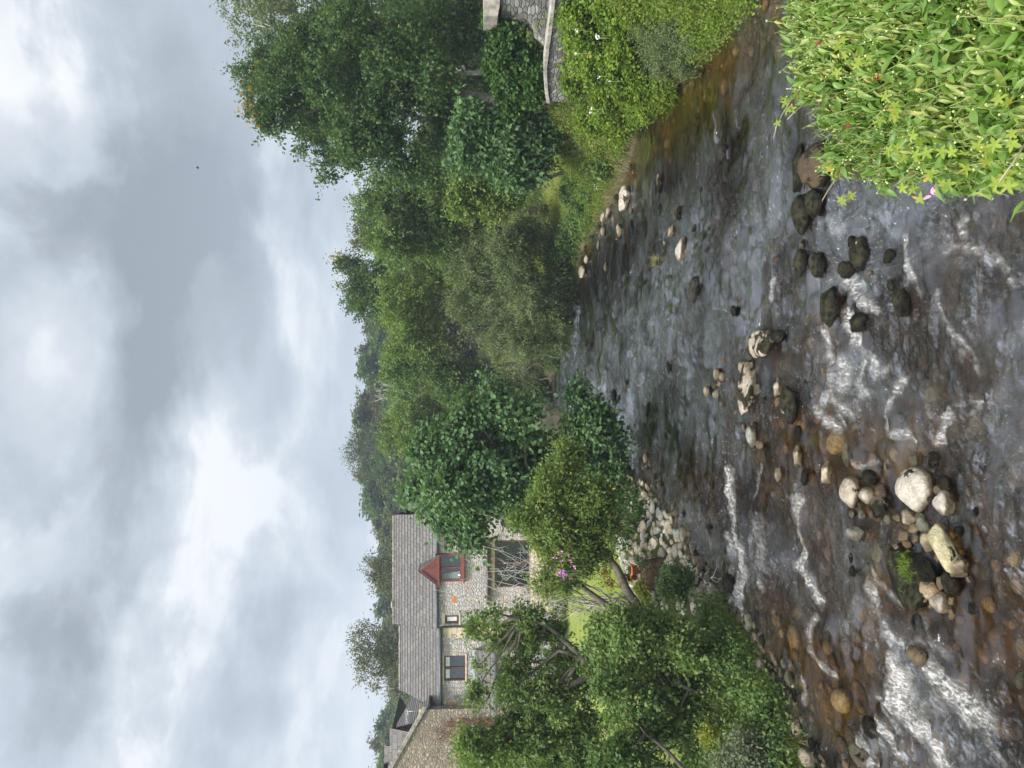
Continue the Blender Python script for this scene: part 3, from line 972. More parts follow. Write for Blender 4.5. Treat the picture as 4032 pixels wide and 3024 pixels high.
def make_rock(seed, kind):
    r = np.random.RandomState(seed)
    bm = bmesh.new()
    bmesh.ops.create_icosphere(bm, subdivisions=4, radius=1.0)
    V = np.array([v.co[:] for v in bm.verts])
    # planar cuts give facets
    ncut = {'round': 4, 'block': 12, 'slab': 8}[kind]
    lim = {'round': .86, 'block': .62, 'slab': .70}[kind]
    for _ in range(ncut):
        n = r.randn(3)
        n /= np.linalg.norm(n)
        h = lim + r.rand() * (1 - lim) * .9
        d = V @ n - h
        V = V - np.outer(np.maximum(d, 0) * (0.92 if kind != 'round' else 0.75), n)
    ph = r.rand(3) * 10
    f = 1 + 0.09 * np.sin(V @ (r.randn(3) * 2.2) + ph[0]) + 0.05 * np.sin(V @ (r.randn(3) * 4.5) + ph[1]) + 0.02 * np.sin(V @ (r.randn(3) * 11) + ph[2])
    if kind != 'round':
        nn = fbm(V[:, 0] * 2.3 + seed + V[:, 2] * 1.1, V[:, 1] * 2.3 - V[:, 2], 3, seed % 17)
        f = f + 0.045 * nn
    f = f + 0.035 * fbm(V[:, 0] * 5 + seed, V[:, 1] * 5 + V[:, 2] * 4, 3, seed % 13)
    V = V * f[:, None]
    mx = np.abs(V).max(axis=0)
    V /= mx
    for v, c in zip(bm.verts, V):
        v.co = c
    for fc in bm.faces:
        fc.smooth = True
    me = bpy.data.meshes.new('stone')
    bm.to_mesh(me)
    bm.free()
    me.materials.append(M['rock'])
    return me


for k_ in ('round', 'block', 'slab'):
    rock_meshes[k_] = [make_rock(11 * i + {'round': 1, 'block': 500, 'slab': 900}[k_], k_) for i in range(6)]

PALE = (0.34, 0.295, 0.23)
WHITE = (0.44, 0.40, 0.34)
DARK = (0.030, 0.027, 0.018)
BROWN = (0.13, 0.09, 0.05)
TAN = (0.32, 0.235, 0.15)
GREY = (0.24, 0.24, 0.21)
GRN = (0.26, 0.29, 0.23)
CREAM = (0.40, 0.34, 0.24)
OLIVE = (0.10, 0.095, 0.045)
stone_groups = {}


def stone(c, cx, cy, lx, ly, col, moss, label, kind='block', yaw=0.0, name='river_stone', group=None, sub=0.0, flat=0.62, zb=0.0, cat='stone', pitch=0.0):
    X, Y = px(c, cx, cy) if c else (cx, cy)
    s = CR[c][2] if c else 1.0
    lx, ly = lx * s, ly * s
    # foot of the stone is a little lower in the (upright) view than its middle
    g0 = W(X + lx * 0.12, Y, zb)
    dist = math.hypot(math.hypot(g0.x, g0.y), CAMH - zb)
    wid = ly * dist / FPX
    prj = lx * dist / FPX
    el = math.asin((CAMH - zb) / dist)
    c_ = wid * flat / 2
    a_ = prj / 2
    cz = min(c_, a_ * 0.8 / math.cos(el))
    rem = max(a_ ** 2 - (cz * math.cos(el)) ** 2, (0.3 * a_) ** 2)
    dep = min(math.sqrt(rem) / math.sin(el), wid * 0.95)
    dep = max(dep, wid * 0.28)
    me = random.choice(rock_meshes[kind])
    o = bpy.data.objects.new(name, me)
    COL.objects.link(o)
    o.location = (g0.x, g0.y, zb + cz * 0.22 + (0.035 if sub == 0 else 0.0) - sub)
    o.scale = (wid / 2 * 1.03, dep * 1.03, cz * 1.05)
    o.rotation_euler = (pitch, random.uniform(-.12, .12), yaw)
    o.color = (*col, moss)
    tag(o, label, cat, group)
    return o


ST = [
    (4, 1240, 780, 140, 200, (0.075, 0.052, 0.028), .5, 'large rounded brown boulder half hidden by the near shrub', 'round', 0, 0, .8),
    (4, 1148, 800, 60, 200, BROWN, .8, 'dark brown boulder pressed behind the large rounded one beside the shrub', 'block', 0, 0, .6),
    (4, 1160, 1010, 84, 205, DARK, .7, 'long dark mossy boulder lying next to the rounded brown one', 'round', .35, 0, .5),
    (4, 1222, 960, 80, 130, DARK, .7, 'dark oval boulder with a white waterline on its near side', 'round', 0, 0, .5),
    (4, 1158, 1245, 65, 135, DARK, .6, 'dark mossy boulder with cream chips, farther of a pair in mid river', 'round', .1, 0, .5),
    (4, 1240, 1258, 70, 118, DARK, .65, 'pointed dark mossy boulder, nearer of a pair in mid river', 'round', 0, 0, .5),
    (4, 1162, 1160, 28, 40, GREY, .6, 'small chipped stone at the end of the dark mossy pair', 'block', 0, 0, .6),
    (4, 1375, 1282, 72, 80, DARK, .8, 'round black stone beside the white rush of water', 'round', 0, 0, .6),
    (4, 1445, 1212, 95, 150, DARK, .8, 'tall dark boulder next to the round black stone', 'round', 0, 0, .6),
    (4, 1402, 1150, 36, 55, CREAM, .65, 'small cream and black stone leaning on the tall dark boulder', 'block', 0, 0, .7),
    (4, 1488, 1297, 22, 26, TAN, .2, 'tiny tan pebble below the tall dark boulder', 'block', 0, 0, .7),
    (4, 1580, 1220, 55, 72, DARK, .7, 'dark stone with a white foam edge standing alone in grey water', 'block', 0, 0, .5),
    (4, 1910, 1312, 60, 60, OLIVE, .6, 'olive stone just under the surface in the open grey water', 'round', 0, .08, .5),
    (4, 583, 1190, 52, 118, WHITE, .18, 'large pale cream boulder alone in the calm far pool', 'block', 0, 0, .55),
    (4, 565, 1018, 34, 70, PALE, .6, 'low pale and black stone behind the large cream boulder', 'block', 0, 0, .4),
    (4, 538, 1098, 30, 46, CREAM, .1, 'small tan stone beside the large cream boulder', 'block', 0, 0, .5),
    (4, 650, 1085, 24, 34, DARK, .5, 'small dark stone between the cream boulder and the bank', 'block', 0, 0, .6),
    (4, 315, 945, 60, 126, WHITE, .32, 'broad pale boulder with black stains by the right bank', 'block', 0, 0, .6),
    (4, 480, 875, 18, 90, CREAM, .45, 'thin pale stone in shaded water near the right bank', 'slab', 0, 0, .3),
    (4, 785, 722, 40, 76, DARK, .6, 'dark stone by a line of foam upstream of the shrub', 'round', 0, 0, .4),
    (4, 216, 1030, 34, 42, PALE, .1, 'pale pointed stone at the foot of the right bank grass', 'block', 0, 0, .7),
    (4, 240, 1003, 24, 42, PALE, .2, None, 'round', 0, 0, .6), (4, 262, 1042, 14, 30, CREAM, .2, None, 'round', 0, 0, .5),
    (4, 213, 1097, 22, 46, PALE, .1, None, 'round', 0, 0, .6), (4, 288, 1104, 32, 84, PALE, .4, 'long pale stone with a black side near the right bank', 'block', 0, 0, .5),
    (4, 120, 1160, 42, 62, BROWN, .2, 'brown stone under the far end of the right bank bushes', 'block', 0, 0, .7),
    (4, 135, 1235, 30, 40, PALE, .2, None, 'round', 0, 0, .7), (4, 115, 1292, 36, 62, PALE, .2, 'pale stone in the dark below the willow', 'round', 0, 0, .6),
    (4, 190, 1165, 14, 46, PALE, .2, None, 'round', 0, 0, .5), (4, 225, 1270, 18, 46, PALE, .3, None, 'block', 0, 0, .5), (4, 345, 1000, 14, 30, PALE, .2, None, 'round', 0, 0, .5),
    (4, 1040, 1233, 30, 38, BROWN, .4, 'small brown stone between the cream boulder and the mossy pair', 'block', 0, 0, .6),
    (5, 457, 190, 52, 140, DARK, .55, 'dark boulder with a white bird-stained patch in the far pool', 'round', 0, 0, .4),
    (5, 667, 302, 30, 62, DARK, .8, 'small black stone near the middle of the river', 'round', 0, 0, .5),
    (5, 318, 605, 24, 70, DARK, .7, 'thin dark stone in the bright far pool', 'slab', 0, 0, .4),
    (5, 88, 700, 20, 76, CREAM, .35, 'small tan stone in the bright far pool', 'block', 0, 0, .5),
    (5, 24, 760, 26, 80, DARK, .8, 'long dark stone in the far pool beside a smaller one', 'slab', 0, 0, .4), (5, 55, 766, 14, 36, DARK, .8, 'smaller dark stone next to the long one in the far pool', 'round', 0, 0, .4),
    (5, 580, 640, 34, 62, CREAM, .05, None, 'round', 0, 0, .6), (5, 606, 655, 30, 48, PALE, .05, None, 'round', 0, 0, .6), (5, 567, 700, 30, 42, OLIVE, .2, 'olive pebble in the heap of cream pebbles in mid river', 'round', 0, 0, .7),
    (5, 592, 692, 24, 34, CREAM, .05, None, 'block', 0, 0, .6), (5, 524, 730, 36, 62, PALE, .05, 'pale rounded stone at the end of the pebble heap', 'round', 0, 0, .6), (5, 575, 748, 32, 44, WHITE, .0, 'whitest pebble at the end of the pebble heap', 'round', 0, 0, .6),
    (5, 815, 475, 130, 145, PALE, .5, 'large boulder half cream half black in the centre of the river', 'block', 0, 0, .55),
    (5, 905, 440, 60, 68, DARK, .8, 'black stone touching the half cream boulder', 'round', 0, 0, .5),
    (5, 905, 595, 60, 60, GREY, .1, 'flat grey-green stone under water left of the half cream boulder', 'slab', 0, .10, .4),
    (5, 745, 705, 86, 285, PALE, .42, 'very long cream boulder with black streaks along one side', 'block', .08, 0, .38),
    (5, 720, 600, 50, 70, CREAM, .1, 'cream stone at the upstream end of the very long boulder', 'block', 0, 0, .5), (5, 793, 725, 40, 60, GREY, .2, 'low grey stone beside the very long boulder', 'slab', 0, 0, .3),
    (5, 907, 712, 58, 104, PALE, .5, 'cream and black stone at the head of a dark mossy pair', 'block', 0, 0, .5), (5, 970, 800, 105, 205, DARK, .75, 'dark mossy ridge of rock left of the very long boulder', 'slab', .25, 0, .4),
    (5, 765, 972, 58, 120, GREY, .05, 'smooth grey stone with one dark end in brown shallows', 'round', .1, 0, .5), (5, 805, 1018, 52, 42, PALE, .2, 'small brownish stone touching the smooth grey one', 'round', 0, 0, .6), (5, 785, 912, 30, 36, DARK, .6, None, 'block', 0, 0, .6),
    (5, 1000, 960, 44, 86, DARK, .7, 'dark stone awash between the mossy ridge and a cream tipped stone', 'round', 0, .03, .5), (5, 1012, 1078, 50, 108, CREAM, .45, 'stone with a cream far end and black near end', 'block', 0, 0, .5),
    (5, 912, 1170, 38, 86, PALE, .1, 'pointed pale stone alone in dark water', 'block', 0, 0, .5), (5, 1168, 1165, 62, 112, CREAM, .02, 'pointed cream stone over an orange patch of river bed', 'block', 0, 0, .5), (5, 1052, 1190, 40, 96, DARK, .8, 'dark wet stone between two pointed pale stones', 'slab', 0, 0, .4),
    (5, 1190, 272, 100, 225, DARK, .85, 'biggest dark boulder beside the rush of white water', 'block', .1, 0, .5), (5, 1335, 362, 90, 100, DARK, .8, 'dark boulder with a white edge just below the rush of water', 'block', 0, 0, .5),
    (5, 1575, 258, 78, 150, DARK, .7, 'dark crescent shaped boulder with an orange side', 'round', .2, 0, .5), (5, 1512, 168, 34, 60, DARK, .7, 'small dark stone with one bright tip', 'round', 0, 0, .5),
    (5, 1865, 165, 66, 116, OLIVE, .6, 'olive stone under the surface below the open grey water', 'round', .3, .10, .5), (5, 1685, 742, 84, 112, GREY, .1, 'flat grey slab seen under the water by itself', 'slab', -.5, .06, .3),
    (5, 1252, 1075, 50, 130, GREY, .2, 'grey layered slab seen under the water near the stone islet', 'slab', .1, .05, .3), (5, 195, 1090, 26, 56, PALE, .1, None, 'round', 0, 0, .5), (5, 216, 1126, 24, 50, PALE, .5, None, 'block', 0, 0, .5),
    (5, 640, 500, 26, 60, BROWN, .1, 'tan stone under water upstream of the long boulder', 'round', 0, .08, .5), (5, 675, 225, 30, 80, BROWN, .1, 'amber stone under water near the small black stone', 'round', 0, .08, .5),
    (7, 115, 490, 150, 235, PALE, .12, 'broad grey-brown stone at the far end of the islet', 'round', .15, 0, .5), (7, 265, 370, 105, 130, OLIVE, .75, 'olive mossy stone at the far end of the islet', 'round', 0, 0, .5),
    (7, 245, 520, 105, 125, WHITE, .08, 'white rounded stone beside the broad grey-brown one', 'round', 0, 0, .5), (7, 362, 500, 84, 150, BROWN, .2, 'brown wet stone between the white one and the biggest pale boulder', 'round', 0, .0, .4),
    (7, 345, 610, 140, 160, PALE, .62, 'black stone with crumbly white top at the islet', 'block', .3, 0, .5), (7, 642, 470, 245, 320, WHITE, .27, 'biggest pale round boulder with black stains on the islet', 'round', 0, 0, .55),
    (7, 628, 235, 60, 118, GREY, .3, 'grey wedge stone above the biggest pale boulder', 'slab', .2, 0, .4), (7, 800, 232, 84, 126, DARK, .7, 'dark stone with bright flecks by the biggest pale boulder', 'block', 0, 0, .5),
    (7, 880, 590, 140, 205, WHITE, .0, 'white angular stone nearest the biggest pale boulder', 'block', .1, 0, .6), (7, 890, 432, 106, 136, BROWN, .6, 'brown mottled stone behind the white angular one', 'block', 0, 0, .5),
    (7, 592, 700, 118, 118, WHITE, .0, 'white cubic stone touching the biggest pale boulder', 'block', 0, 0, .6), (7, 688, 690, 66, 80, GREY, .0, 'small smooth grey stone beside the white cubic one', 'round', 0, 0, .5),
    (7, 715, 765, 96, 118, GRN, .0, 'smooth grey-green oval stone in the middle of the islet', 'round', -.5, 0, .5), (7, 636, 786, 78, 80, CREAM, .05, None, 'block', 0, 0, .6), (7, 550, 850, 74, 80, CREAM, .0, None, 'block', 0, 0, .6),
    (7, 580, 915, 56, 58, TAN, .0, None, 'round', 0, 0, .6), (7, 752, 900, 100, 150, CREAM, .0, 'cream egg shaped stone by the slanting boulder', 'round', 0, 0, .6), (7, 848, 825, 134, 140, CREAM, .38, 'cream stone with a black crescent by the slanting boulder', 'block', .3, 0, .6),
    (7, 490, 945, 58, 50, WHITE, .0, 'small bright white stone by the big mossy rock', 'block', 0, 0, .6), (7, 150, 822, 146, 126, GREY, .1, 'grey angular stone standing apart in brown shallows', 'block', .3, 0, .6), (7, 310, 965, 86, 180, GREY, .05, 'flat grey wet slab beside the big mossy rock', 'slab', .1, .02, .3),
    (7, 425, 712, 52, 76, GRN, .0, 'small grey-green pebble beside the black and white stone', 'round', 0, 0, .6), (7, 210, 678, 46, 80, GREY, .1, None, 'slab', 0, 0, .6), (7, 500, 706, 60, 60, CREAM, .1, None, 'block', 0, 0, .6), (7, 572, 772, 56, 50, BROWN, .1, None, 'round', 0, 0, .6),
    (7, 130, 672, 40, 56, GREY, .1, None, 'round', 0, 0, .6), (7, 560, 1205, 325, 500, DARK, .97, 'huge dark rock with bright green tufts of moss', 'block', -.55, 0.02, .40),
    (7, 775, 1282, 140, 158, TAN, .0, 'tan squarish stone touching the huge mossy rock', 'block', .2, 0, .7), (7, 855, 1402, 138, 166, WHITE, .0, 'white block shaped stone at the near end of the islet', 'block', .15, 0, .7),
    (7, 862, 1228, 56, 108, CREAM, .3, 'narrow cream stone behind the tan squarish one', 'block', 0, 0, .6), (7, 935, 1232, 110, 165, DARK, .8, 'dark wet stone beside the narrow cream one', 'round', 0, 0, .5), (7, 945, 1382, 40, 58, CREAM, .1, None, 'block', 0, 0, .6),
    (7, 948, 1490, 46, 80, TAN, .0, 'orange pointed pebble past the white block', 'block', 0, 0, .5), (7, 1055, 1440, 96, 90, DARK, .7, 'dark stone awash past the white block', 'slab', 0, .03, .4), (7, 625, 1572, 104, 130, OLIVE, .6, 'dark green stone just under the surface below the huge mossy rock', 'round', 0, .06, .5),
    (7, 1150, 1130, 76, 150, BROWN, .1, 'brown stone under clear water in front of the islet', 'round', .1, .08, .5), (7, 130, 262, 60, 80, (0.34, .19, .13), .0, 'reddish stone at the edge of a white riffle', 'round', 0, .02, .6),
    (7, 985, 1092, 160, 165, (0.27, .22, .15), .15, 'brown-grey stone tucked under the slanting boulder', 'block', .2, 0, .6),
    (6, 545, 1105, 52, 70, PALE, .1, 'rounded grey stone at the foot of the left bank', 'round', 0, 0, .7), (6, 568, 1172, 28, 58, CREAM, .1, None, 'round', 0, 0, .6), (6, 586, 1164, 22, 60, CREAM, .1, None, 'round', 0, 0, .6), (6, 610, 1170, 22, 50, PALE, .1, None, 'round', 0, 0, .6),
    (6, 608, 1335, 38, 46, PALE, .1, None, 'round', 0, 0, .6), (6, 625, 1385, 48, 56, GREY, .1, None, 'round', 0, 0, .6), (6, 652, 1372, 32, 60, GREY, .1, None, 'slab', 0, 0, .6), (6, 740, 1460, 56, 108, PALE, .4, 'pale stone with a black end at the left bank edge', 'block', .4, 0, .6),
    (6, 790, 1603, 78, 84, PALE, .1, 'round pale boulder at the bottom left water edge', 'round', 0, 0, .8), (6, 824, 1622, 34, 84, GREY, .1, None, 'slab', 0, 0, .6), (6, 870, 1632, 56, 60, PALE, .5, None, 'block', 0, 0, .6), (6, 722, 1540, 48, 60, GREY, .2, None, 'block', 0, 0, .6),
    (6, 812, 1530, 38, 60, PALE, .5, None, 'block', 0, 0, .6), (6, 370, 670, 66, 108, DARK, .9, 'dark mossy boulder below the roots of the left bank', 'round', 0, 0, .6), (6, 1915, 545, 40, 70, CREAM, .1, 'cream stone alone at the bottom of the river view', 'block', 0, 0, .6),
    (6, 1936, 1190, 30, 80, OLIVE, .5, 'olive stone cut by the bottom of the river view', 'round', 0, 0, .6), (6, 952, 1540, 56, 80, BROWN, .1, 'tan stone under shallow water near the left bank', 'round', 0, .04, .5), (6, 1060, 1600, 84, 100, GREY, .3, 'broad grey stone awash near the left bank', 'round', 0, .02, .5),
    (6, 1380, 1062, 80, 90, (0.22, .17, .09), .25, 'tan boulder with white water pouring off it', 'round', 0, .0, .45), (6, 262, 372, 22, 30, DARK, .7, 'small dark stone just off the pebble bank', 'round', 0, 0, .6), (6, 1000, 1636, 30, 48, TAN, .1, 'small orange-tan stone near the left bank', 'round', 0, 0, .6),
    (6, 1110, 1440, 66, 90, OLIVE, .7, 'olive boulder under foam near the left bank', 'round', 0, .02, .5), (6, 640, 85, 10, 10, PALE, .1, None, 'round', 0, 0, .6),
    (6, 1270, 560, 10, 10, PALE, .1, None, 'round', 0, 0, .6)]
gl_lab = {4: ('small pale stone along the foot of the right bank', 'small stones by the right bank'),
          5: ('small cobble in the cream pebble cluster or the shallows beside it in mid river', 'cobbles in mid river'),
          6: ('small pale cobble at the water edge of the left bank', 'cobbles along the left water edge'),
          7: ('small cobble between the larger stones of the islet', 'small cobbles of the stone islet')}
big_rocks = []
for r_ in ST:
    c, cx, cy, lx, ly, col, moss, lab, kind, yaw, sub, flat = r_
    grp = None
    if lab is None:
        lab, grp = gl_lab[c]
    o = stone(c, cx, cy, lx, ly, col, moss, lab, kind, yaw, 'boulder' if lx * ly * CR[c][2] ** 2 > 6000 else 'river_stone', grp, sub, flat, cat='boulder' if lx * ly * CR[c][2] ** 2 > 6000 else 'stone')
    big_rocks.append(o)
# slanting long boulder propped on the islet
o = stone(7, 940, 950, 200, 300, (0.40, 0.36, 0.22), .02, 'long smooth yellowish boulder slanting across the islet stones', 'block', 0.62, 'boulder', None, -.12, .5, cat='boulder')
o.scale = (0.31, 0.15, 0.14)
o.rotation_euler = (0.1, -0.22, 0.62)
o.location.z = 0.15
big_rocks.append(o)

def extra(n, X0, X1, Y0, Y1, smin, smax, label, grp, cols, inside_bank=None):
    for i in range(n):
        X, Y = random.uniform(X0, X1), random.uniform(Y0, Y1)
        if inside_bank:
            Y = np.interp(X, [a for a, b in inside_bank], [b for a, b in inside_bank]) + random.uniform(Y0, Y1)
        k_ = random.uniform(smin, smax)
        stone(0, X, Y, k_ * random.uniform(.55, .9), k_ * random.uniform(1, 1.6), random.choice(cols), random.choice([0, .1, .3, .6]), label, random.choice(['round', 'block', 'slab']), random.uniform(-.5, .5), 'river_stone', grp, random.choice([0, 0, .02]), .6)


extra(34, 3330, 3880, 1740, 2430, 14, 32, 'small mixed cobble lying loose among and around the islet stones', 'loose cobbles round the islet', [PALE, CREAM, TAN, BROWN, GREY])
extra(22, 2830, 3260, 1380, 2000, 10, 26, 'small cobble breaking the surface in the mid river shallows', 'cobbles in the mid river shallows', [PALE, CREAM, TAN, DARK])
extra(28, 2900, 3190, -35, 48, 10, 44, 'stone along the left water edge below the weeds', 'stones along the left water edge', [PALE, GREY, PALE, GRN, DARK], [(a, b - 55) for a, b in Lpx])
extra(26, 2215, 2500, -2, 30, 8, 24, 'stone along the right water edge below the grass and willow', 'stones along the right water edge', [PALE, BROWN, GREY, DARK], Rpx[:9])
extra(16, 2560, 2830, -60, -15, 14, 34, 'stone half in the water at the foot of the stony left shore', 'stones in the water by the stony shore', [PALE, CREAM, GREY], [(a, b) for a, b in Lpx])

# shore of loose stones on the left bank: individual cobbles laid on the slope
placed = []
npl = 0
shore_poly = [tuple(W(*a)[:2]) for a in [(2500, 1880), (2560, 1910), (2650, 1990), (2710, 2090), (2750, 2200), (2780, 2260), (2850, 2360), (2760, 2420), (2600, 2330), (2560, 2230), (2530, 2120), (2510, 1990)]]
sx0, sx1 = min(p[0] for p in shore_poly), max(p[0] for p in shore_poly)
sy0, sy1 = min(p[1] for p in shore_poly), max(p[1] for p in shore_poly)
tries = 0
while npl < 270 and tries < 16000:
    tries += 1
    x, y = random.uniform(sx0, sx1), random.uniform(sy0, sy1)
    if not inside(np.array([x]), np.array([y]), shore_poly)[0]:
        continue
    r = random.choice([.11, .13, .15, .18, .23])
    if any((x - a) ** 2 + (y - b) ** 2 < (0.55 * (r + q)) ** 2 for a, b, q in placed):
        continue
    placed.append((x, y, r))
    k = random.choice(['round', 'block', 'slab'])
    o = bpy.data.objects.new('shore_stone', random.choice(rock_meshes[k]))
    COL.objects.link(o)
    o.location = (x, y, max(H(x, y), -0.05) + r * 0.15)
    o.scale = (r * random.uniform(.8, 1.2), r * random.uniform(.7, 1.0), r * random.uniform(.4, .65))
    o.rotation_euler = (random.uniform(-.3, .3), random.uniform(-.3, .3), random.uniform(0, 6.28))
    cc = random.choice([WHITE, PALE, CREAM, GRN, WHITE, PALE, (0.36, .38, .33)])
    o.color = (cc[0] * 1.3, cc[1] * 1.3, cc[2] * 1.3, random.choice([0, 0, .1, .25]))
    cn = {WHITE: 'whitish', PALE: 'buff', CREAM: 'cream', GRN: 'grey-green', GREY: 'dark grey'}.get(cc, 'pale grey')
    sn = {'round': 'rounded cobble', 'block': 'angular stone', 'slab': 'flat stone'}[k]
    tag(o, 'loose %s %s in the stony slope above the left water edge' % (cn, sn), 'stone', 'stones of the stony left shore, %s %s' % (cn, sn))
    npl += 1

# bed cobbles seen through the water: uncountable
def bed_cobbles(n):
    base = make_rock(77, 'round')
    bm = bmesh.new()
    bmesh.ops.create_icosphere(bm, subdivisions=2, radius=1)
    BV = np.array([v.co[:] for v in bm.verts])
    BF = np.array([[v.index for v in f.verts] for f in bm.faces])
    bm.free()
    Vs, Ls = [], []
    x = rs.uniform(-7.5, 8.5, n)
    y = 5 + 30 * rs.rand(n) ** 1.5
    ok = inside(x, y, poly)
    x, y = x[ok], y[ok]
    z = terrain_h(x, y)[0]
    r = rs.choice([.06, .08, .11, .15, .2, .26], len(x), p=[.40, .30, .18, .085, .03, .005])
    for i in range(len(x)):
        a = rs.rand() * 6.28
        sc = np.array([r[i] * rs.uniform(.8, 1.3), r[i] * rs.uniform(.7, 1), r[i] * rs.uniform(.4, .6)])
        v = BV * (1 + 0.12 * np.sin(BV @ (rs.randn(3) * 3)))[:, None] * sc
        ca_, sa_ = math.cos(a), math.sin(a)
        v = np.stack([v[:, 0] * ca_ - v[:, 1] * sa_ + x[i], v[:, 0] * sa_ + v[:, 1] * ca_ + y[i], v[:, 2] + z[i] + r[i] * .1], -1)
        Vs.append(v)
        Ls.append(BF + i * len(BV))
    m, t = new_mat('bed_cobble')
    g = t.n('ShaderNodeNewGeometry')
    cr_ = t.n('ShaderNodeValToRGB')
    t.put(cr_, 0, g.outputs['Random Per Island'])
    cr_.color_ramp.interpolation = 'CONSTANT'
    e = cr_.color_ramp.elements
    e[0].color = (.20, .13, .065, 1)
    e[1].position = .25
    e[1].color = (.16, .11, .05, 1)
    for p_, c_ in ((.45, (.30, .22, .13, 1)), (.6, (.10, .09, .045, 1)), (.74, (.36, .30, .21, 1)), (.88, (.46, .38, .27, 1))):
        q = e.new(p_)
        q.color = c_
    nn = t.noise(g.outputs['Position'], 20, 4, .6)
    b = t.n('ShaderNodeBsdfPrincipled')
    t.put(b, 'Base Color', t.mix(t.math('MULTIPLY', t.rng(nn, .35, .65), .6), cr_.outputs[0], (.09, .07, .03)))
    t.put(b, 'Roughness', .7)
    t.out(b.outputs[0])
    L = np.concatenate(Ls).ravel()
    me = raw_mesh('bed_cobbles', np.concatenate(Vs), L, np.full(len(L) // 3, 3), m, True)
    bpy.data.meshes.remove(base)
    return tag(link('bed_cobbles', me), 'brown and orange cobbles covering the river bed under the water', 'pebbles', kind='stuff')


bed_cobbles(5200)

# ------------------------------------------------------------------ trees and shrubs
def crown_arrays(lobes, nclump, nleaf, L, spread, droop=0.1, up=0.35, inner=0.45, flat=1.0, aspect=.62, twigs=5, seed=0, shell=0.75, sublobes=10):
    """returns leaf arrays for sprays of leaves set through a union of lobes"""
    r = np.random.RandomState(seed)
    if sublobes:
        sl_ = []
        for c0, r0 in lobes:
            sl_.append((np.array(c0), r0 * .5))
            for _ in range(sublobes):
                dd = nrm(r.randn(3)) * np.array([1, 1, .9])
                sl_.append((np.array(c0) + dd * r0 * r.uniform(.5, .98), r0 * r.uniform(.2, .42)))
        lobes = sl_
    C = np.array([l[0] for l in lobes])
    R = np.array([l[1] for l in lobes])
    pr = R ** 2 / (R ** 2).sum()
    k = r.choice(len(lobes), nclump * 2, p=pr)
    d = nrm(r.randn(nclump * 2, 3))
    rad = inner + (1.02 - inner) * r.rand(nclump * 2) ** shell
    sc3 = np.array([1, 1, flat])
    c = C[k] + d * (R[k] * rad)[:, None] * sc3
    # drop sprays that are deep inside another lobe
    dist = np.linalg.norm((c[:, None, :] - C[None]) / sc3, axis=2) / R[None]
    ok = dist.min(axis=1) > inner * 0.75
    c, d, k = c[ok][:nclump], d[ok][:nclump], k[ok][:nclump]
    nc = len(c)
    per = max(1, nleaf // nc // twigs)
    tw = nrm(d[:, None, :] * 0.9 + r.randn(nc, twigs, 3) * 0.75 + np.array([0, 0, up]))
    tl = spread * (0.45 + 0.75 * r.rand(nc, twigs) + 0.8 * (r.rand(nc, twigs) > .95))
    t = (np.arange(per)[None, None, :] + r.rand(nc, twigs, per)) / per
    pos = c[:, None, None, :] + tw[:, :, None, :] * (t * tl[:, :, None])[..., None]
    pos[..., 2] -= droop * (t ** 2) * tl[:, :, None]
    pos = pos + r.randn(*pos.shape) * L * 0.45
    D = tw[:, :, None, :] * 0.7 + r.randn(*pos.shape) * 0.7
    D[..., 2] -= 0.25 + droop
    N = np.zeros_like(pos)
    N[..., 2] = 1.0
    N = N + r.randn(*pos.shape) * 0.42 + d[:, None, None, :] * 0.35
    n = pos.size // 3
    ll = L * (0.65 + 0.6 * r.rand(n))
    return pos.reshape(-1, 3), nrm(D.reshape(-1, 3)), nrm(N.reshape(-1, 3)), ll, ll * aspect, c


tcount = [0]


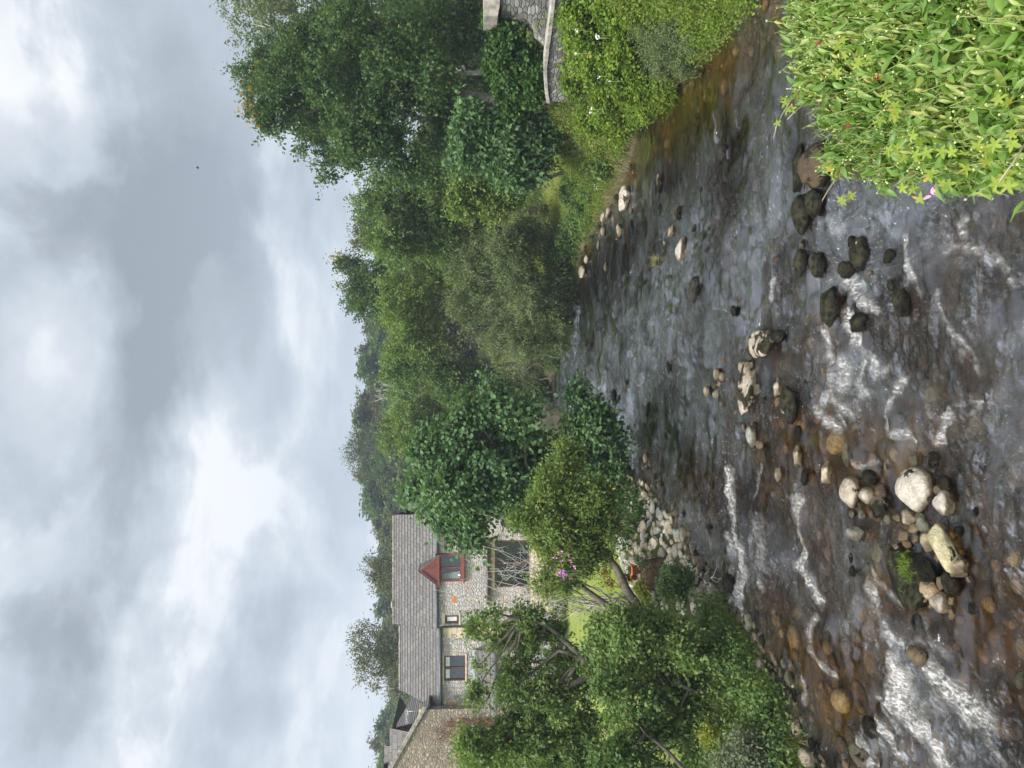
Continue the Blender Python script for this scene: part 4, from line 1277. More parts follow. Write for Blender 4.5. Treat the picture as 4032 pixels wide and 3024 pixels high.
def tree(name, label, cat, base, lobes_px, mat, nclump, nleaf, L, spread, tmpl='diamond', bark='bark', trunk_r=0.2, group=None, droop=0.1,
         up=0.35, inner=0.45, aspect=.62, twigs=5, limbs=True, twiglimbs=0, trunk_pts=None, tips=None, shell=.75, part='crown', rsc=1.0, dz=None):
    """lobes_px: (X, Y, radius in photo pixels, distance)"""
    tcount[0] += 1
    lobes = [(np.array(P(X, Y, d)), rr * rsc * d / FPX) for (X, Y, rr, d) in lobes_px]
    if dz:
        rr_ = np.random.RandomState(tcount[0])
        lobes = [(c + np.array([0, rr_.uniform(-dz, dz), 0]), r_) for c, r_ in lobes]
    bx, by = base
    bz = H(bx, by) - 0.1
    root = empty(name, (bx, by, bz), label, cat, group)
    p, D, N, l, wd, cl_ = crown_arrays(lobes, nclump, nleaf, L, spread, droop, up, inner, aspect=aspect, twigs=twigs, seed=tcount[0] * 7 + 1, shell=shell)
    lobj = leaves(part, p, D, N, l, wd, tmpl, M[mat], root)
    if tips:
        # pale or coloured young tips on the highest sprays
        z = cl_[:, 2]
        idx = np.argsort(-z)[:tips[1]]
        q = cl_[idx]
        q = np.repeat(q, 14, axis=0)
        r = np.random.RandomState(5)
        q = q + r.randn(*q.shape) * spread * .35 + np.array([0, 0, spread * .25])
        leaves('young_leaves', q, nrm(r.randn(*q.shape) + [0, 0, .7]), nrm(r.randn(*q.shape) + [0, 0, 1]), np.full(len(q), L * .9), np.full(len(q), L * .5), tmpl, M[tips[0]], root)
    paths = []
    if trunk_pts:
        for pts, ra in trunk_pts:
            paths.append((pts, ra))
    cz = sum(c[2] * r_ for c, r_ in lobes) / sum(r_ for c, r_ in lobes)
    cx_ = sum(c[0] * r_ for c, r_ in lobes) / sum(r_ for c, r_ in lobes)
    cy_ = sum(c[1] * r_ for c, r_ in lobes) / sum(r_ for c, r_ in lobes)
    if not trunk_pts:
        top = Vector((bx * .55 + cx_ * .45, by * .55 + cy_ * .45, bz + (cz - bz) * .75))
        pts = wobble((bx, by, bz), top, 6, .07)
        paths.append((pts, [trunk_r * (1 - .6 * i / 6) for i in range(7)]))
        trunk_top = pts
    else:
        trunk_top = [Vector(q) for q in trunk_pts[0][0]]
    if limbs:
        for c, r_ in lobes:
            cv = Vector(c)
            st = min(trunk_top[1:], key=lambda q: (q - cv).length + max(0, q.z - cv.z) * 1.5)
            pts = wobble(st, cv, 5, .07, .03)
            r0 = trunk_r * .42
            paths.append((pts, [max(.012, r0 * (1 - .8 * i / 5)) for i in range(6)]))
    if twiglimbs:
        r = np.random.RandomState(9)
        for i in r.choice(len(cl_), min(twiglimbs, len(cl_)), replace=False):
            cv = Vector(cl_[i])
            near = min(lobes, key=lambda q: np.linalg.norm(q[0] - cl_[i]))
            pts = wobble(Vector(near[0]), cv, 4, .2)
            paths.append((pts, [max(.006, trunk_r * .12 * (1 - .7 * j / 4)) for j in range(5)]))
    tm = tube_mesh('trunk', paths, M[bark], 6)
    link('trunk', tm, root)
    return root


def L4(lst, d):
    return [(a, b, c, d) for a, b, c in lst]


# --- right bank, far to near
tree('tall_tree', 'tall thin tree with pale bare upper branches at the right edge', 'tree', (17.5, 44), L4([(960, -60, 120), (1010, 40, 110), (1130, 60, 130), (1280, 30, 150), (1420, 40, 140), (1180, -120, 200)], 45),
     'lf_willow', 420, 26000, .17, .9, 'diamond', 'bark_pale', .22, twiglimbs=60, dz=1.5)
tree('broadleaf_tree', 'dark tree top showing between the bare branches and the big rounded tree', 'tree', (15.5, 43), L4([(985, 290, 62), (1040, 250, 80), (1060, 340, 60), (1150, 200, 110), (1300, 160, 130), (1040, 180, 60)], 42),
     'lf_dark', 300, 20000, .17, .8, 'diamond', 'bark', .25)
tree('broadleaf_tree', 'biggest dark rounded tree rising above the stone wall', 'tree', (13.2, 34.5),
     L4([(1130, 330, 110), (1190, 430, 130), (1110, 470, 100), (1230, 250, 140), (1300, 520, 130), (1300, 350, 190), (1430, 480, 180), (1430, 610, 110), (1380, 180, 140), (1480, 300, 190), (1600, 420, 170), (1560, 600, 120), (1620, 220, 150), (1700, 330, 120), (1720, 480, 110)], 34),
     'lf_dark', 1900, 100000, .155, .66, 'oval', 'bark', .35, tips=('lf_orange', 16), dz=2.0)
tree('broadleaf_tree', 'green tree stepping down from the biggest tree, crown against the sky', 'tree', (10.5, 44), L4([(1470, 740, 90), (1480, 830, 70), (1590, 860, 130), (1640, 740, 130), (1700, 930, 130), (1560, 950, 100), (1800, 850, 110), (1750, 720, 110)], 42),
     'lf_mid', 900, 42000, .17, .8, 'oval', 'bark', .25, dz=1.5)
tree('pale_tree', 'pale feathery tree seen behind the gap in the right bank skyline', 'tree', (12, 62), L4([(1450, 880, 50), (1440, 940, 52), (1500, 920, 60), (1560, 960, 70)], 60),
     'lf_hill2', 200, 9000, .2, .9, 'diamond', 'bark_pale', .2)
tree('shrub_tree', 'light green small tree standing before the dark trees on the right', 'tree', (9.8, 33.6), L4([(1840, 700, 70), (1890, 780, 68), (1970, 700, 65), (1820, 800, 56), (1940, 830, 50), (2010, 770, 50)], 33),
     'lf_yellow', 420, 17000, .14, .5, 'oval', 'bark', .1)
tree('sycamore', 'bluish green large-leaved tree hanging over the end of the stone wall', 'tree', (10.8, 29.5), L4([(2060, 520, 80), (2120, 610, 62), (2150, 500, 46), (2040, 430, 70), (1900, 480, 90), (1860, 580, 90), (1960, 600, 90), (2010, 680, 60), (2090, 690, 45)], 29),
     'lf_round', 650, 24000, .2, .55, 'maple', 'bark', .15)
tree('broadleaf_tree', 'dark understorey tree in the shade behind the stone wall', 'tree', (14.0, 38), L4([(1750, 150, 170), (1850, 300, 150), (1900, 120, 170), (1800, 20, 160), (1950, 380, 110), (1650, 50, 170), (2010, 250, 110)], 38),
     'lf_dark', 500, 22000, .2, .9, 'diamond', 'bark', .22)
tree('broadleaf_tree', 'dark tree filling the wood behind the understorey on the right', 'tree', (19, 50), L4([(1700, 150, 260), (1900, 60, 240), (1500, 100, 250), (1850, 420, 230), (1950, 700, 200), (2050, 200, 200), (1500, -100, 260)], 52),
     'lf_dark', 500, 20000, .3, 1.3, 'diamond', 'bark', .3, inner=.2)
tree('leafy_tree', 'tree with yellowish tips poking above the right bank skyline', 'tree', (7.5, 56), L4([(1400, 1060, 62), (1450, 1130, 85), (1440, 1200, 70), (1510, 1080, 90), (1540, 1220, 80), (1360, 1040, 32)], 54),
     'lf_dark', 420, 17000, .19, .8, 'oval', 'bark', .22, tips=('lf_orange', 10), dz=1.5)
tree('leafy_tree', 'yellow-green feathery tree above the willow', 'tree', (6.2, 50), L4([(1600, 1150, 100), (1580, 1270, 90), (1700, 1040, 110), (1680, 1190, 110), (1590, 1360, 80), (1700, 1330, 100), (1800, 1120, 80), (1620, 1010, 90)], 48),
     'lf_yellow', 900, 34000, .16, .8, 'narrow', 'bark', .22, dz=1.5)
tree('leafy_tree', 'dark green tree left of the yellow-green feathery one', 'tree', (1.8, 52), L4([(1545, 1440, 70), (1600, 1490, 90), (1690, 1440, 95), (1750, 1530, 90), (1640, 1390, 80), (1820, 1460, 80), (1900, 1500, 80)], 50),
     'lf_mid', 600, 26000, .17, .7, 'oval', 'bark', .2, dz=1.5)
tree('leafy_tree', 'golden green tree beyond the large-leaved tree on the left bank', 'tree', (-2.5, 60), L4([(1570, 1570, 60), (1620, 1640, 80), (1700, 1590, 85), (1750, 1670, 80), (1570, 1690, 62), (1830, 1580, 85), (1550, 1760, 50), (1650, 1750, 80), (1940, 1580, 70)], 58),
     'lf_yellow', 650, 26000, .19, .75, 'oval', 'bark', .2, dz=1.5)
tree('willow', 'grey-green willow leaning over the far water from the right bank', 'tree', (5.3, 43.2), L4([(1830, 1060, 90), (1850, 1160, 90), (1920, 1180, 130), (1990, 1040, 130), (2050, 1190, 140), (2120, 1060, 120), (2140, 1230, 110), (2090, 1350, 100), (1970, 1330, 90), (2180, 1150, 80), (2180, 960, 70), (2180, 1310, 62), (1900, 960, 100), (2060, 920, 100)], 41.5),
     'lf_willow', 1900, 80000, .16, .6, 'narrow', 'bark_pale', .2, aspect=.36, droop=.25, twiglimbs=40, dz=1.2)
tree('bare_shrub', 'brownish half-bare shrub beside the willow', 'shrub', (1.9, 48.6), L4([(1950, 1390, 75), (2040, 1430, 80), (2120, 1440, 70), (1880, 1340, 50)], 46),
     'lf_hill2', 200, 5200, .13, .7, 'narrow', 'bark_dead', .06, twiglimbs=150, aspect=.4)
tree('shrub', 'dark shrub low over the water beyond the willow', 'shrub', (0.5, 55), L4([(2060, 1500, 70), (2130, 1540, 50), (1990, 1560, 90), (2080, 1600, 70), (2110, 1460, 50)], 56), 'lf_dark', 220, 9000, .18, .7, 'oval', 'bark', .1)
tree('shrub', 'dark low shrubs shading the water under the willow', 'shrub', (4.6, 43), [(2200, 1010, 46, 40.5), (2205, 1100, 44, 41.5), (2215, 1180, 40, 42.5), (2210, 1270, 38, 44.5), (2195, 1350, 36, 46.5), (2175, 1430, 34, 50), (2225, 940, 40, 39)],
     'lf_dark', 300, 12000, .13, .5, 'oval', 'bark', .07, part='foliage', droop=.3)
# low planting on the right bank
tree('bramble', 'bright green bramble mass spilling down below the stone wall', 'shrub', (9.6, 22.5),
     [(2290, 40, 90, 21), (2330, 150, 95, 21.5), (2360, 280, 90, 22), (2420, 60, 95, 20.5), (2430, 200, 80, 21), (2390, 400, 80, 24), (2460, 330, 70, 22), (2330, 480, 65, 25.5), (2420, 500, 70, 25), (2290, 230, 50, 23), (2500, 440, 55, 24), (2250, 110, 46, 21.5), (2540, 30, 100, 19.5), (2420, -60, 120, 20), (2258, 60, 36, 21.2), (2250, 160, 36, 22.5), (2246, 260, 38, 23.9), (2258, 350, 42, 25.3)],
     'lf_bright', 1900, 56000, .09, .26, 'round', 'stem_wood', .05, limbs=False, inner=.5, part='foliage', aspect=.8)
tree('bramble', 'darker bramble thicket at the foot of the wall end', 'shrub', (8.9, 33), [(2260, 560, 60, 30), (2280, 680, 60, 33), (2300, 780, 60, 35), (2290, 880, 45, 37.5), (2360, 640, 60, 29), (2340, 760, 46, 33), (2250, 760, 46, 36)],
     'lf_mid', 620, 20000, .11, .3, 'round', 'stem_wood', .05, limbs=False, inner=.4, part='foliage', aspect=.8)
tree('willow_shrub', 'grey-green fine-leaved willow shrub leaning over the right water edge', 'shrub', (8.7, 19.5), [(2560, 130, 75, 19.5), (2640, 190, 85, 19), (2700, 100, 90, 18.3), (2620, 60, 90, 19), (2760, 150, 70, 18), (2700, 260, 50, 19), (2600, 250, 60, 20), (2790, 60, 70, 17.5)],
     'lf_willow', 950, 34000, .075, .32, 'narrow', 'bark', .05, aspect=.38, part='foliage', twiglimbs=40)
tree('shrub', 'yellow-green rounded shrub reaching over the water beside the willow shrub', 'shrub', (8.7, 22), [(2530, 300, 62, 21.6), (2590, 360, 60, 21.6), (2550, 420, 55, 22.3), (2620, 300, 48, 21), (2510, 370, 55, 22.4), (2640, 390, 30, 21.5)],
     'lf_bright', 560, 17000, .08, .28, 'oval', 'bark', .05, part='foliage')
tree('ivy', 'dark ivy covering the ruined end of the stone building', 'climber', (12.3, 26.6), [(1950, 100, 60, 27), (2010, 180, 80, 27), (2080, 260, 80, 27), (2010, 300, 80, 27.5), (2080, 370, 62, 27.5), (1960, 220, 60, 28), (2110, 330, 45, 27), (2000, 400, 70, 28)],
     'lf_ivy', 800, 28000, .12, .3, 'round', 'bark', .08, part='foliage', inner=.3, aspect=.85, droop=.3)

# --- left bank
tree('large_leaved_tree', 'dark large-leaved tree in front of the right end of the house', 'tree', (-4.2, 27.3),
     L4([(1690, 1790, 100), (1680, 1930, 110), (1740, 2050, 95), (1790, 1700, 105), (1830, 1850, 150), (1840, 2000, 140), (1880, 1610, 80), (1860, 2120, 60), (1950, 1740, 140), (1980, 1890, 140), (2040, 1640, 95), (2040, 2010, 110), (2110, 1790, 120), (2150, 1930, 90), (1770, 2110, 50), (1980, 1560, 45), (1930, 1500, 30), (1780, 1900, 120)], 27),
     'lf_round', 1100, 36000, .145, .68, 'round', 'bark', .2, aspect=.85, droop=.4, twiglimbs=50, dz=1.2, rsc=.88)
tree('large_leaved_shrub', 'low dark branches of large leaves drooping to the far pool', 'shrub', (-3.9, 26.8), L4([(2260, 1545, 45), (2320, 1620, 80), (2300, 1730, 95), (2380, 1760, 70), (2400, 1700, 50), (2270, 1650, 70), (2390, 1840, 60), (2300, 1830, 80)], 26.5),
     'lf_round', 420, 12000, .135, .5, 'round', 'bark', .09, aspect=.85, droop=.3)
tree('hawthorn', 'yellow-green small tree with leaning trunk above the stony shore', 'tree', (-6.6, 21.2),
     L4([(2250, 1800, 75), (2200, 1880, 85), (2130, 1980, 95), (2060, 2050, 62), (2200, 2050, 110), (2290, 1940, 105), (2370, 1960, 80), (2320, 2070, 100), (2150, 2160, 90), (2270, 2170, 90), (2380, 2060, 60), (2130, 2270, 50), (2240, 2290, 52), (2350, 2190, 70)], 21.3),
     'lf_yellow', 1000, 42000, .09, .42, 'maple', 'bark', .12, twiglimbs=60, dz=.9, rsc=.86,
     trunk_pts=[([P(2560, 2440, 20.5), P(2520, 2400, 20.7), P(2470, 2330, 21), P(2430, 2240, 21.2), P(2370, 2160, 21.3), P(2290, 2080, 21.4)], [.17, .15, .13, .11, .08, .05]),
                ([P(2555, 2435, 20.5), P(2480, 2410, 20.6), P(2400, 2390, 20.8), P(2330, 2340, 21), P(2290, 2310, 21.2), P(2220, 2230, 21.3)], [.13, .11, .10, .09, .07, .04])])
tree('sycamore', 'big green maple in front of the house with dark leaning limbs', 'tree', (-9.3, 17.2),
     L4([(1930, 2400, 42), (2060, 2440, 56), (1865, 2490, 52), (1980, 2530, 72), (2120, 2490, 62), (1880, 2600, 36), (2010, 2660, 74), (2100, 2590, 76), (2180, 2510, 70), (1885, 2710, 40), (1850, 2900, 74), (1900, 2990, 90), (2000, 2900, 100), (2050, 2790, 84), (2150, 2720, 84), (2150, 2850, 110), (2200, 3000, 110), (2300, 2750, 95), (2290, 2880, 100), (2340, 3010, 80), (2250, 2620, 66), (2090, 2960, 110), (1990, 3040, 100), (2330, 2560, 60)], 17.5),
     'lf_maple', 1250, 52000, .085, .34, 'maple', 'bark', .10, twiglimbs=200, inner=.3, dz=.7,
     trunk_pts=[([P(2640, 2700, 16.8), P(2480, 2690, 17), P(2360, 2640, 17.2), P(2290, 2590, 17.3), P(2230, 2530, 17.5), P(2150, 2460, 17.5), P(2060, 2430, 17.5)], [.16, .15, .13, .10, .07, .05, .03]),
                ([P(2360, 2640, 17.2), P(2240, 2700, 17.3), P(2130, 2720, 17.4), P(2010, 2800, 17.5), P(1900, 2900, 17.5)], [.09, .07, .06, .05, .03]),
                ([P(2290, 2590, 17.3), P(2200, 2560, 17.4), P(2140, 2610, 17.4), P(2060, 2680, 17.5)], [.07, .05, .04, .03])])
tree('sycamore_sapling', 'dense low maple bushing over the left water edge', 'tree', (-6.7, 15.7),
     L4([(2450, 2480, 80), (2550, 2470, 70), (2600, 2590, 105), (2480, 2620, 95), (2700, 2560, 84), (2750, 2690, 95), (2620, 2720, 105), (2500, 2760, 70), (2820, 2640, 60), (2830, 2760, 62), (2400, 2600, 70), (2430, 2720, 60), (2660, 2480, 50), (2400, 2500, 50), (2380, 2680, 50), (2560, 2850, 70), (2650, 2840, 60), (2450, 2830, 50)], 15.8),
     'lf_maple', 1450, 46000, .095, .34, 'maple', 'bark', .09, twiglimbs=50, inner=.35, dz=.7, rsc=.88)
tree('sycamore_limb_tree', 'small tree with a bare forked limb above the bottom left lawn', 'tree', (-9.7, 14.8), L4([(2500, 3010, 60), (2450, 2960, 60), (2400, 3040, 80), (2610, 3060, 55)], 15),
     'lf_mid', 260, 8000, .085, .3, 'maple', 'bark', .07, trunk_pts=[([P(2720, 3060, 14.6), P(2640, 2970, 14.8), P(2590, 2925, 14.9), P(2540, 2890, 15), P(2520, 2860, 15)], [.05, .04, .035, .02, .012]), ([P(2600, 2932, 14.9), P(2560, 2960, 15), P(2550, 3010, 15)], [.03, .02, .015])], twiglimbs=30)
tree('grey_shrub', 'silvery grey-green shrub at the bottom left corner above the water', 'shrub', (-6.9, 13.6), L4([(2930, 2950, 70), (2900, 3020, 80), (3010, 2980, 62), (2980, 3040, 80), (3060, 3030, 50)], 13.4),
     'lf_grey', 520, 15000, .06, .26, 'narrow', 'bark', .04, part='foliage')
tree('shrub', 'dark green bush growing out of the stony shore', 'shrub', (-5.2, 18.7), L4([(2650, 2280, 48), (2680, 2330, 44), (2625, 2325, 34), (2700, 2270, 28)], 18.6), 'lf_dark', 240, 9000, .055, .2, 'oval', 'bark', .03, part='foliage')
tree('shrub', 'yellow flowering shrub between the low maple and the lawn', 'shrub', (-8.2, 14.8), L4([(2790, 2890, 30), (2805, 2930, 28), (2830, 2900, 24)], 14.6), 'lf_lime', 130, 2600, .05, .2, 'oval', 'bark', .03, part='foliage')
tree('leafy_plant', 'lime-yellow leafy plant in the garden bed', 'plant', (-6.6, 20.0), L4([(2520, 2310, 20), (2535, 2340, 20), (2550, 2370, 16)], 20.2), 'lf_lime', 60, 1100, .08, .16, 'oval', 'stem', .02, part='foliage')
tree('leafy_plant', 'small yellow and orange plant behind the pots', 'plant', (-6.2, 21.4), L4([(2385, 2260, 16), (2400, 2300, 14), (2455, 2270, 12)], 21.4), 'lf_orange', 36, 500, .07, .16, 'oval', 'stem', .02, part='foliage')
tree('leafy_plant', 'blue-green round plant right of the terracotta pots', 'plant', (-5.4, 21), L4([(2520, 2205, 17), (2535, 2225, 14)], 20.6), 'lf_grey', 40, 900, .06, .14, 'oval', 'stem', .02, part='foliage')
tree('shrub', 'green hedge plants behind the lawn at the foot of the house', 'shrub', (-14, 33), L4([(2200, 2480, 50), (2190, 2600, 50), (2180, 2760, 60), (2170, 2900, 60), (2200, 3000, 60), (2220, 2350, 50)], 33), 'lf_ivy', 320, 11000, .13, .4, 'oval', 'bark', .06, part='foliage')

# dead pale bush: bare twigs only
def bare_bush(name, label, base, tips_, r0, mat, sub=6, cat='shrub', seed=3):
    r = np.random.RandomState(seed)
    root = empty(name, base, label, cat)
    paths = []
    for tp in tips_:
        pts = wobble(base, tp, 7, .10, -.02)
        paths.append((pts, [max(.006, r0 * (1 - .85 * i / 7)) for i in range(8)]))
        for k in range(sub):
            i = r.randint(3, 7)
            st = pts[i]
            dr = (pts[i] - pts[i - 1]).normalized() + Vector(r.randn(3) * .7)
            ln = r.uniform(.4, 1.3)
            p2 = wobble(st, st + dr.normalized() * ln, 4, .2)
            paths.append((p2, [max(.005, r0 * .3 * (1 - .7 * j / 4)) for j in range(5)]))
            for q in range(2):
                s3 = p2[r.randint(1, 4)]
                paths.append((wobble(s3, s3 + Vector(r.randn(3)).normalized() * ln * .45, 2, .2), [.008, .006, .004]))
    link('twigs', tube_mesh('twigs', paths, M[mat], 5), root)
    return root


bb = W(2500, 2405, 1.35)
bare_bush('dead_shrub', 'leafless pale dead bush fanning up in front of the house door', (bb.x, bb.y, 1.2),
          [P(X, Y, 23.5 + q) for X, Y, q in [(1705, 2320, .3), (1830, 2200, 0), (1900, 2150, .4), (1950, 2160, -.2), (1930, 2220, .2), (1960, 2260, .5), (1900, 2300, -.4), (1960, 2330, 0), (1910, 2360, .4), (2020, 2200, -.4), (2060, 2330, .3), (2020, 2390, 0), (2080, 2260, .5), (2140, 2370, .2), (1860, 2250, .2), (2000, 2430, .3)]], .030, 'bark_dead', 7)
bare_bush('bare_tree', 'bare dead tree with pale branches on the wooded hillside', P(1640, 1535, 95),
          [P(X, Y, 95 + q) for X, Y, q in [(1490, 1500, 0), (1480, 1540, 1), (1475, 1580, 0), (1520, 1460, -1), (1530, 1600, 1), (1500, 1520, 2)]], .22, 'bark_dead', 8, 'tree', 8)
bare_bush('bare_tree', 'pale dead branches standing out of the tall tree at the right edge', (17.2, 41.5, 8.0),
          [P(X, Y, 41.5 + q) for X, Y, q in [(1010, 80, 0), (1000, 95, .5), (1060, 170, .3), (1100, 60, -.4), (1080, 130, 0), (1120, 220, .3)]], .10, 'bark_dead', 5, 'tree', 12)
for i, (tx, ty, lab) in enumerate([(15.3, 37.0, 'brown leaning trunk in the shade at the right edge'), (16.4, 41.5, 'paler slim trunk in the shade behind the ruined building'), (13.3, 36.0, 'forked trunk in the shade above the ivy')]):
    pts = wobble((tx, ty, H(tx, ty)), (tx + .6 - i * .5, ty + .4, 11), 6, .05)
    o = link('bare_tree', tube_mesh('bare_tree', [(pts, [.17 - .018 * j for j in range(7)]), (wobble(pts[3], pts[3] + Vector((-1.2, 0, 3.2)), 4, .08), [.08, .07, .06, .04, .03])], M['bark_pale'], 7))
    tag(o, lab, 'tree')

# --- wooded hillside: individual trees, copies of four kinds
def hill_proto(seed, mat, n, L, fl):
    r = np.random.RandomState(seed)
    lobes = [(np.array([0, 0, 5.5]), 3.2)]
    for i in range(9):
        a = r.rand() * 6.28
        rr = r.uniform(1.3, 3.0)
        lobes.append((np.array([math.cos(a) * rr, math.sin(a) * rr, r.uniform(3.0, 8.4) * fl]), r.uniform(1.3, 2.2)))
    p, D, N, l, wd, c = crown_arrays(lobes, 480, n, L, .8, .1, .35, .2, seed=seed, sublobes=4)
    paths = [([(0, 0, -1), (.1, .1, 2), (0, .2, 5), (.1, 0, 7.5)], [.3, .24, .16, .06])]
    for i in range(7):
        paths.append((wobble((0, .1, 2 + i * .5), tuple(lobes[1 + i][0]), 4, .1), [.12, .09, .07, .05, .03]))
    return (p, D, N, l, wd), paths, mat


protos = []
for sd_, mt, n_, L_, fl_, lab_ in ((1, 'lf_hill', 13000, .52, 1, 'rounded green tree on the wooded hillside'), (2, 'lf_hill2', 11000, .48, 1.05, 'dull olive tree on the wooded hillside'),
                              (3, 'lf_dark', 12000, .52, .95, 'dark green tree on the wooded hillside'), (4, 'lf_hill', 11000, .5, 1, 'yellowish green tree on the wooded hillside')):
    (p, D, N, l, wd), paths, mt = hill_proto(sd_, mt, n_, L_, fl_)
    root = empty('hill_tree', (0, 0, 0), lab_, 'tree', 'trees of the wooded hillside')
    leaves('crown', p, D, N, l, wd, 'diamond', M[mt], root)
    link('trunk', tube_mesh('trunk', paths, M['bark'], 5), root)
    protos.append([root, lab_, False])


def place_hill(k, X, Y, d, hgt_px, wide=1.0, where=''):
    """crown top at photo pixel (X, Y), d metres off"""
    pr = protos[k]
    top = P(X, Y, d)
    if not pr[2]:
        o = pr[0]
        pr[2] = True
    else:
        o = pr[0].copy()
        COL.objects.link(o)
        for ch in list(pr[0].children):
            c = ch.copy()
            COL.objects.link(c)
            c.parent = o
    o['label'] = pr[1] + where
    s = hgt_px * d / FPX / 10.2
    o.scale = (s * wide, s * wide, s)
    o.rotation_euler = (0, 0, random.uniform(0, 6.28))
    o.location = (top.x, d, top.z - 10.2 * s)
    return o


def wood_mass():
    r = np.random.RandomState(12)
    n = 5200
    y = 82 + 84 * r.rand(n)
    x = (-75 + 105 * r.rand(n)) * y / 110
    z = terrain_h(x, y)[0] + 2 + 5.5 * (0.5 + .9 * fbm(x * .16, y * .16, 2, 81)) * (.4 + .6 * r.rand(n))
    Q = np.repeat(np.stack([x, y, z], -1), 22, axis=0)
    Q = Q + r.randn(*Q.shape) * [.9, .9, .6]
    m = len(Q)
    o = leaves('hillside_wood', Q, nrm(r.randn(m, 3)), nrm(r.randn(m, 3) * .5 + [0, -.2, 1]), r.uniform(.35, .7, m), r.uniform(.25, .45, m), 'diamond', M['lf_hill'])
    tag(o, 'dense undergrowth and crowns filling the wooded hillside', 'wood', kind='stuff')


wood_mass()
sky_line = [(1240, 1415), (1320, 1402), (1400, 1392), (1470, 1400), (1540, 1408), (1620, 1400), (1690, 1392), (1760, 1384), (1840, 1392), (1920, 1420), (1990, 1436), (2060, 1442), (2130, 1450), (2200, 1470), (2260, 1450), (2330, 1478), (2410, 1462), (2490, 1470), (2580, 1480), (2680, 1480), (2780, 1490), (2860, 1462), (2930, 1440), (3000, 1446), (3070, 1450)]
sk = [3, 0, 1, 0, 2]
for i, (Y, X) in enumerate(sky_line):
    place_hill([0, 1, 0, 2, 1, 0, 3, 0, 1, 2][i % 10], X + random.randint(-8, 10), Y, 150 + random.uniform(-8, 8), random.uniform(190, 225), random.uniform(1.35, 1.8), ' forming its skyline')
for i in range(len(sky_line) - 1):
    (Y0_, X0_), (Y1_, X1_) = sky_line[i], sky_line[i + 1]
    place_hill(random.choice([0, 2, 0, 1]), (X0_ + X1_) / 2 + random.uniform(8, 22), (Y0_ + Y1_) / 2, 143 + random.uniform(-5, 5), random.uniform(180, 210), random.uniform(1.5, 1.9), ' filling in just under its skyline')
for row, (off, d, h_) in enumerate(((70, 126, 260), (125, 104, 290), (190, 84, 340))):
    for i in range(17):
        Y = 1200 + i * 112 + random.uniform(-25, 25) + row * 37
        X = np.interp(Y, [a[0] for a in sky_line], [a[1] for a in sky_line]) + off + random.uniform(-16, 16)
        place_hill(random.choice([0, 1, 2, 3, 0, 1, 0]), X, Y, d + random.uniform(-5, 5), h_ * random.uniform(.75, 1.0), random.uniform(1.2, 1.6), (' just below its skyline', ' halfway down the slope', ' at its foot beyond the house and river')[row])
for (X, Y, d) in ((1500, 650, 75), (1560, 850, 78), (1520, 300, 80), (1460, 120, 84), (1600, 1000, 80), (1560, 480, 90)):
    place_hill(random.choice([0, 2]), X, Y, d, 560, 1.1, ' behind the right bank trees')
tree('sparse_tree', 'tall thin-crowned tree standing above the house roof', 'tree', (-31, 72), L4([(1450, 2480, 60), (1420, 2540, 50), (1470, 2580, 70), (1440, 2650, 50), (1520, 2540, 70), (1500, 2660, 60), (1540, 2610, 60), (1400, 2500, 30), (1480, 2720, 30), (1560, 2500, 50)], 70),
     'lf_hill2', 240, 6800, .22, 1.0, 'diamond', 'bark_pale', .22, twiglimbs=90, inner=.5)
tree('sparse_tree', 'airy tree rising behind the right end of the roof', 'tree', (-19, 80), L4([(1460, 2250, 45), (1500, 2290, 50), (1490, 2220, 50), (1560, 2260, 70)], 80), 'lf_hill2', 120, 3800, .24, 1.0, 'diamond', 'bark_pale', .2, twiglimbs=40)
tree('sparse_tree', 'airy pale crown on the highest part of the skyline', 'tree', (-10, 130), L4([(1400, 1730, 36), (1395, 1790, 40), (1420, 1840, 36), (1440, 1760, 40)], 128), 'lf_hill', 120, 3200, .32, 1.6, 'diamond', 'bark_pale', .25, twiglimbs=30)

# --- grass and rank growth on the banks
def tufts(name, pts, n_per, L, wdt, mat, label, tilt=.5, spread=.15, cat='grass'):
    p = np.repeat(np.array(pts), n_per, axis=0)
    r = np.random.RandomState(len(pts))
    p[:, :2] += r.randn(len(p), 2) * spread
    D = r.randn(len(p), 3) * tilt
    D[:, 2] = 1.0
    N = r.randn(len(p), 3)
    N[:, 2] *= .2
    ll = L * (0.5 + .9 * r.rand(len(p)))
    o = leaves(name, p, nrm(D), nrm(N), ll, np.full(len(p), wdt), 'blade', M[mat])
    return tag(o, label, cat, kind='stuff')


def bank_points(bank, n, d0, d1, y0, y1, side):
    out = []
    while len(out) < n:
        x = random.uniform(-12, 13)
        y = random.uniform(y0, y1)
        xa, ya = np.array([x]), np.array([y])
        if inside(xa, ya, poly)[0]:
            continue
        d = seg_dist(xa, ya, bank)[0]
        other = seg_dist(xa, ya, left_bank if side > 0 else right_bank)[0]
        if d0 < d < d1 and other > d:
            out.append((x, y, H(x, y) - .03))
    return out


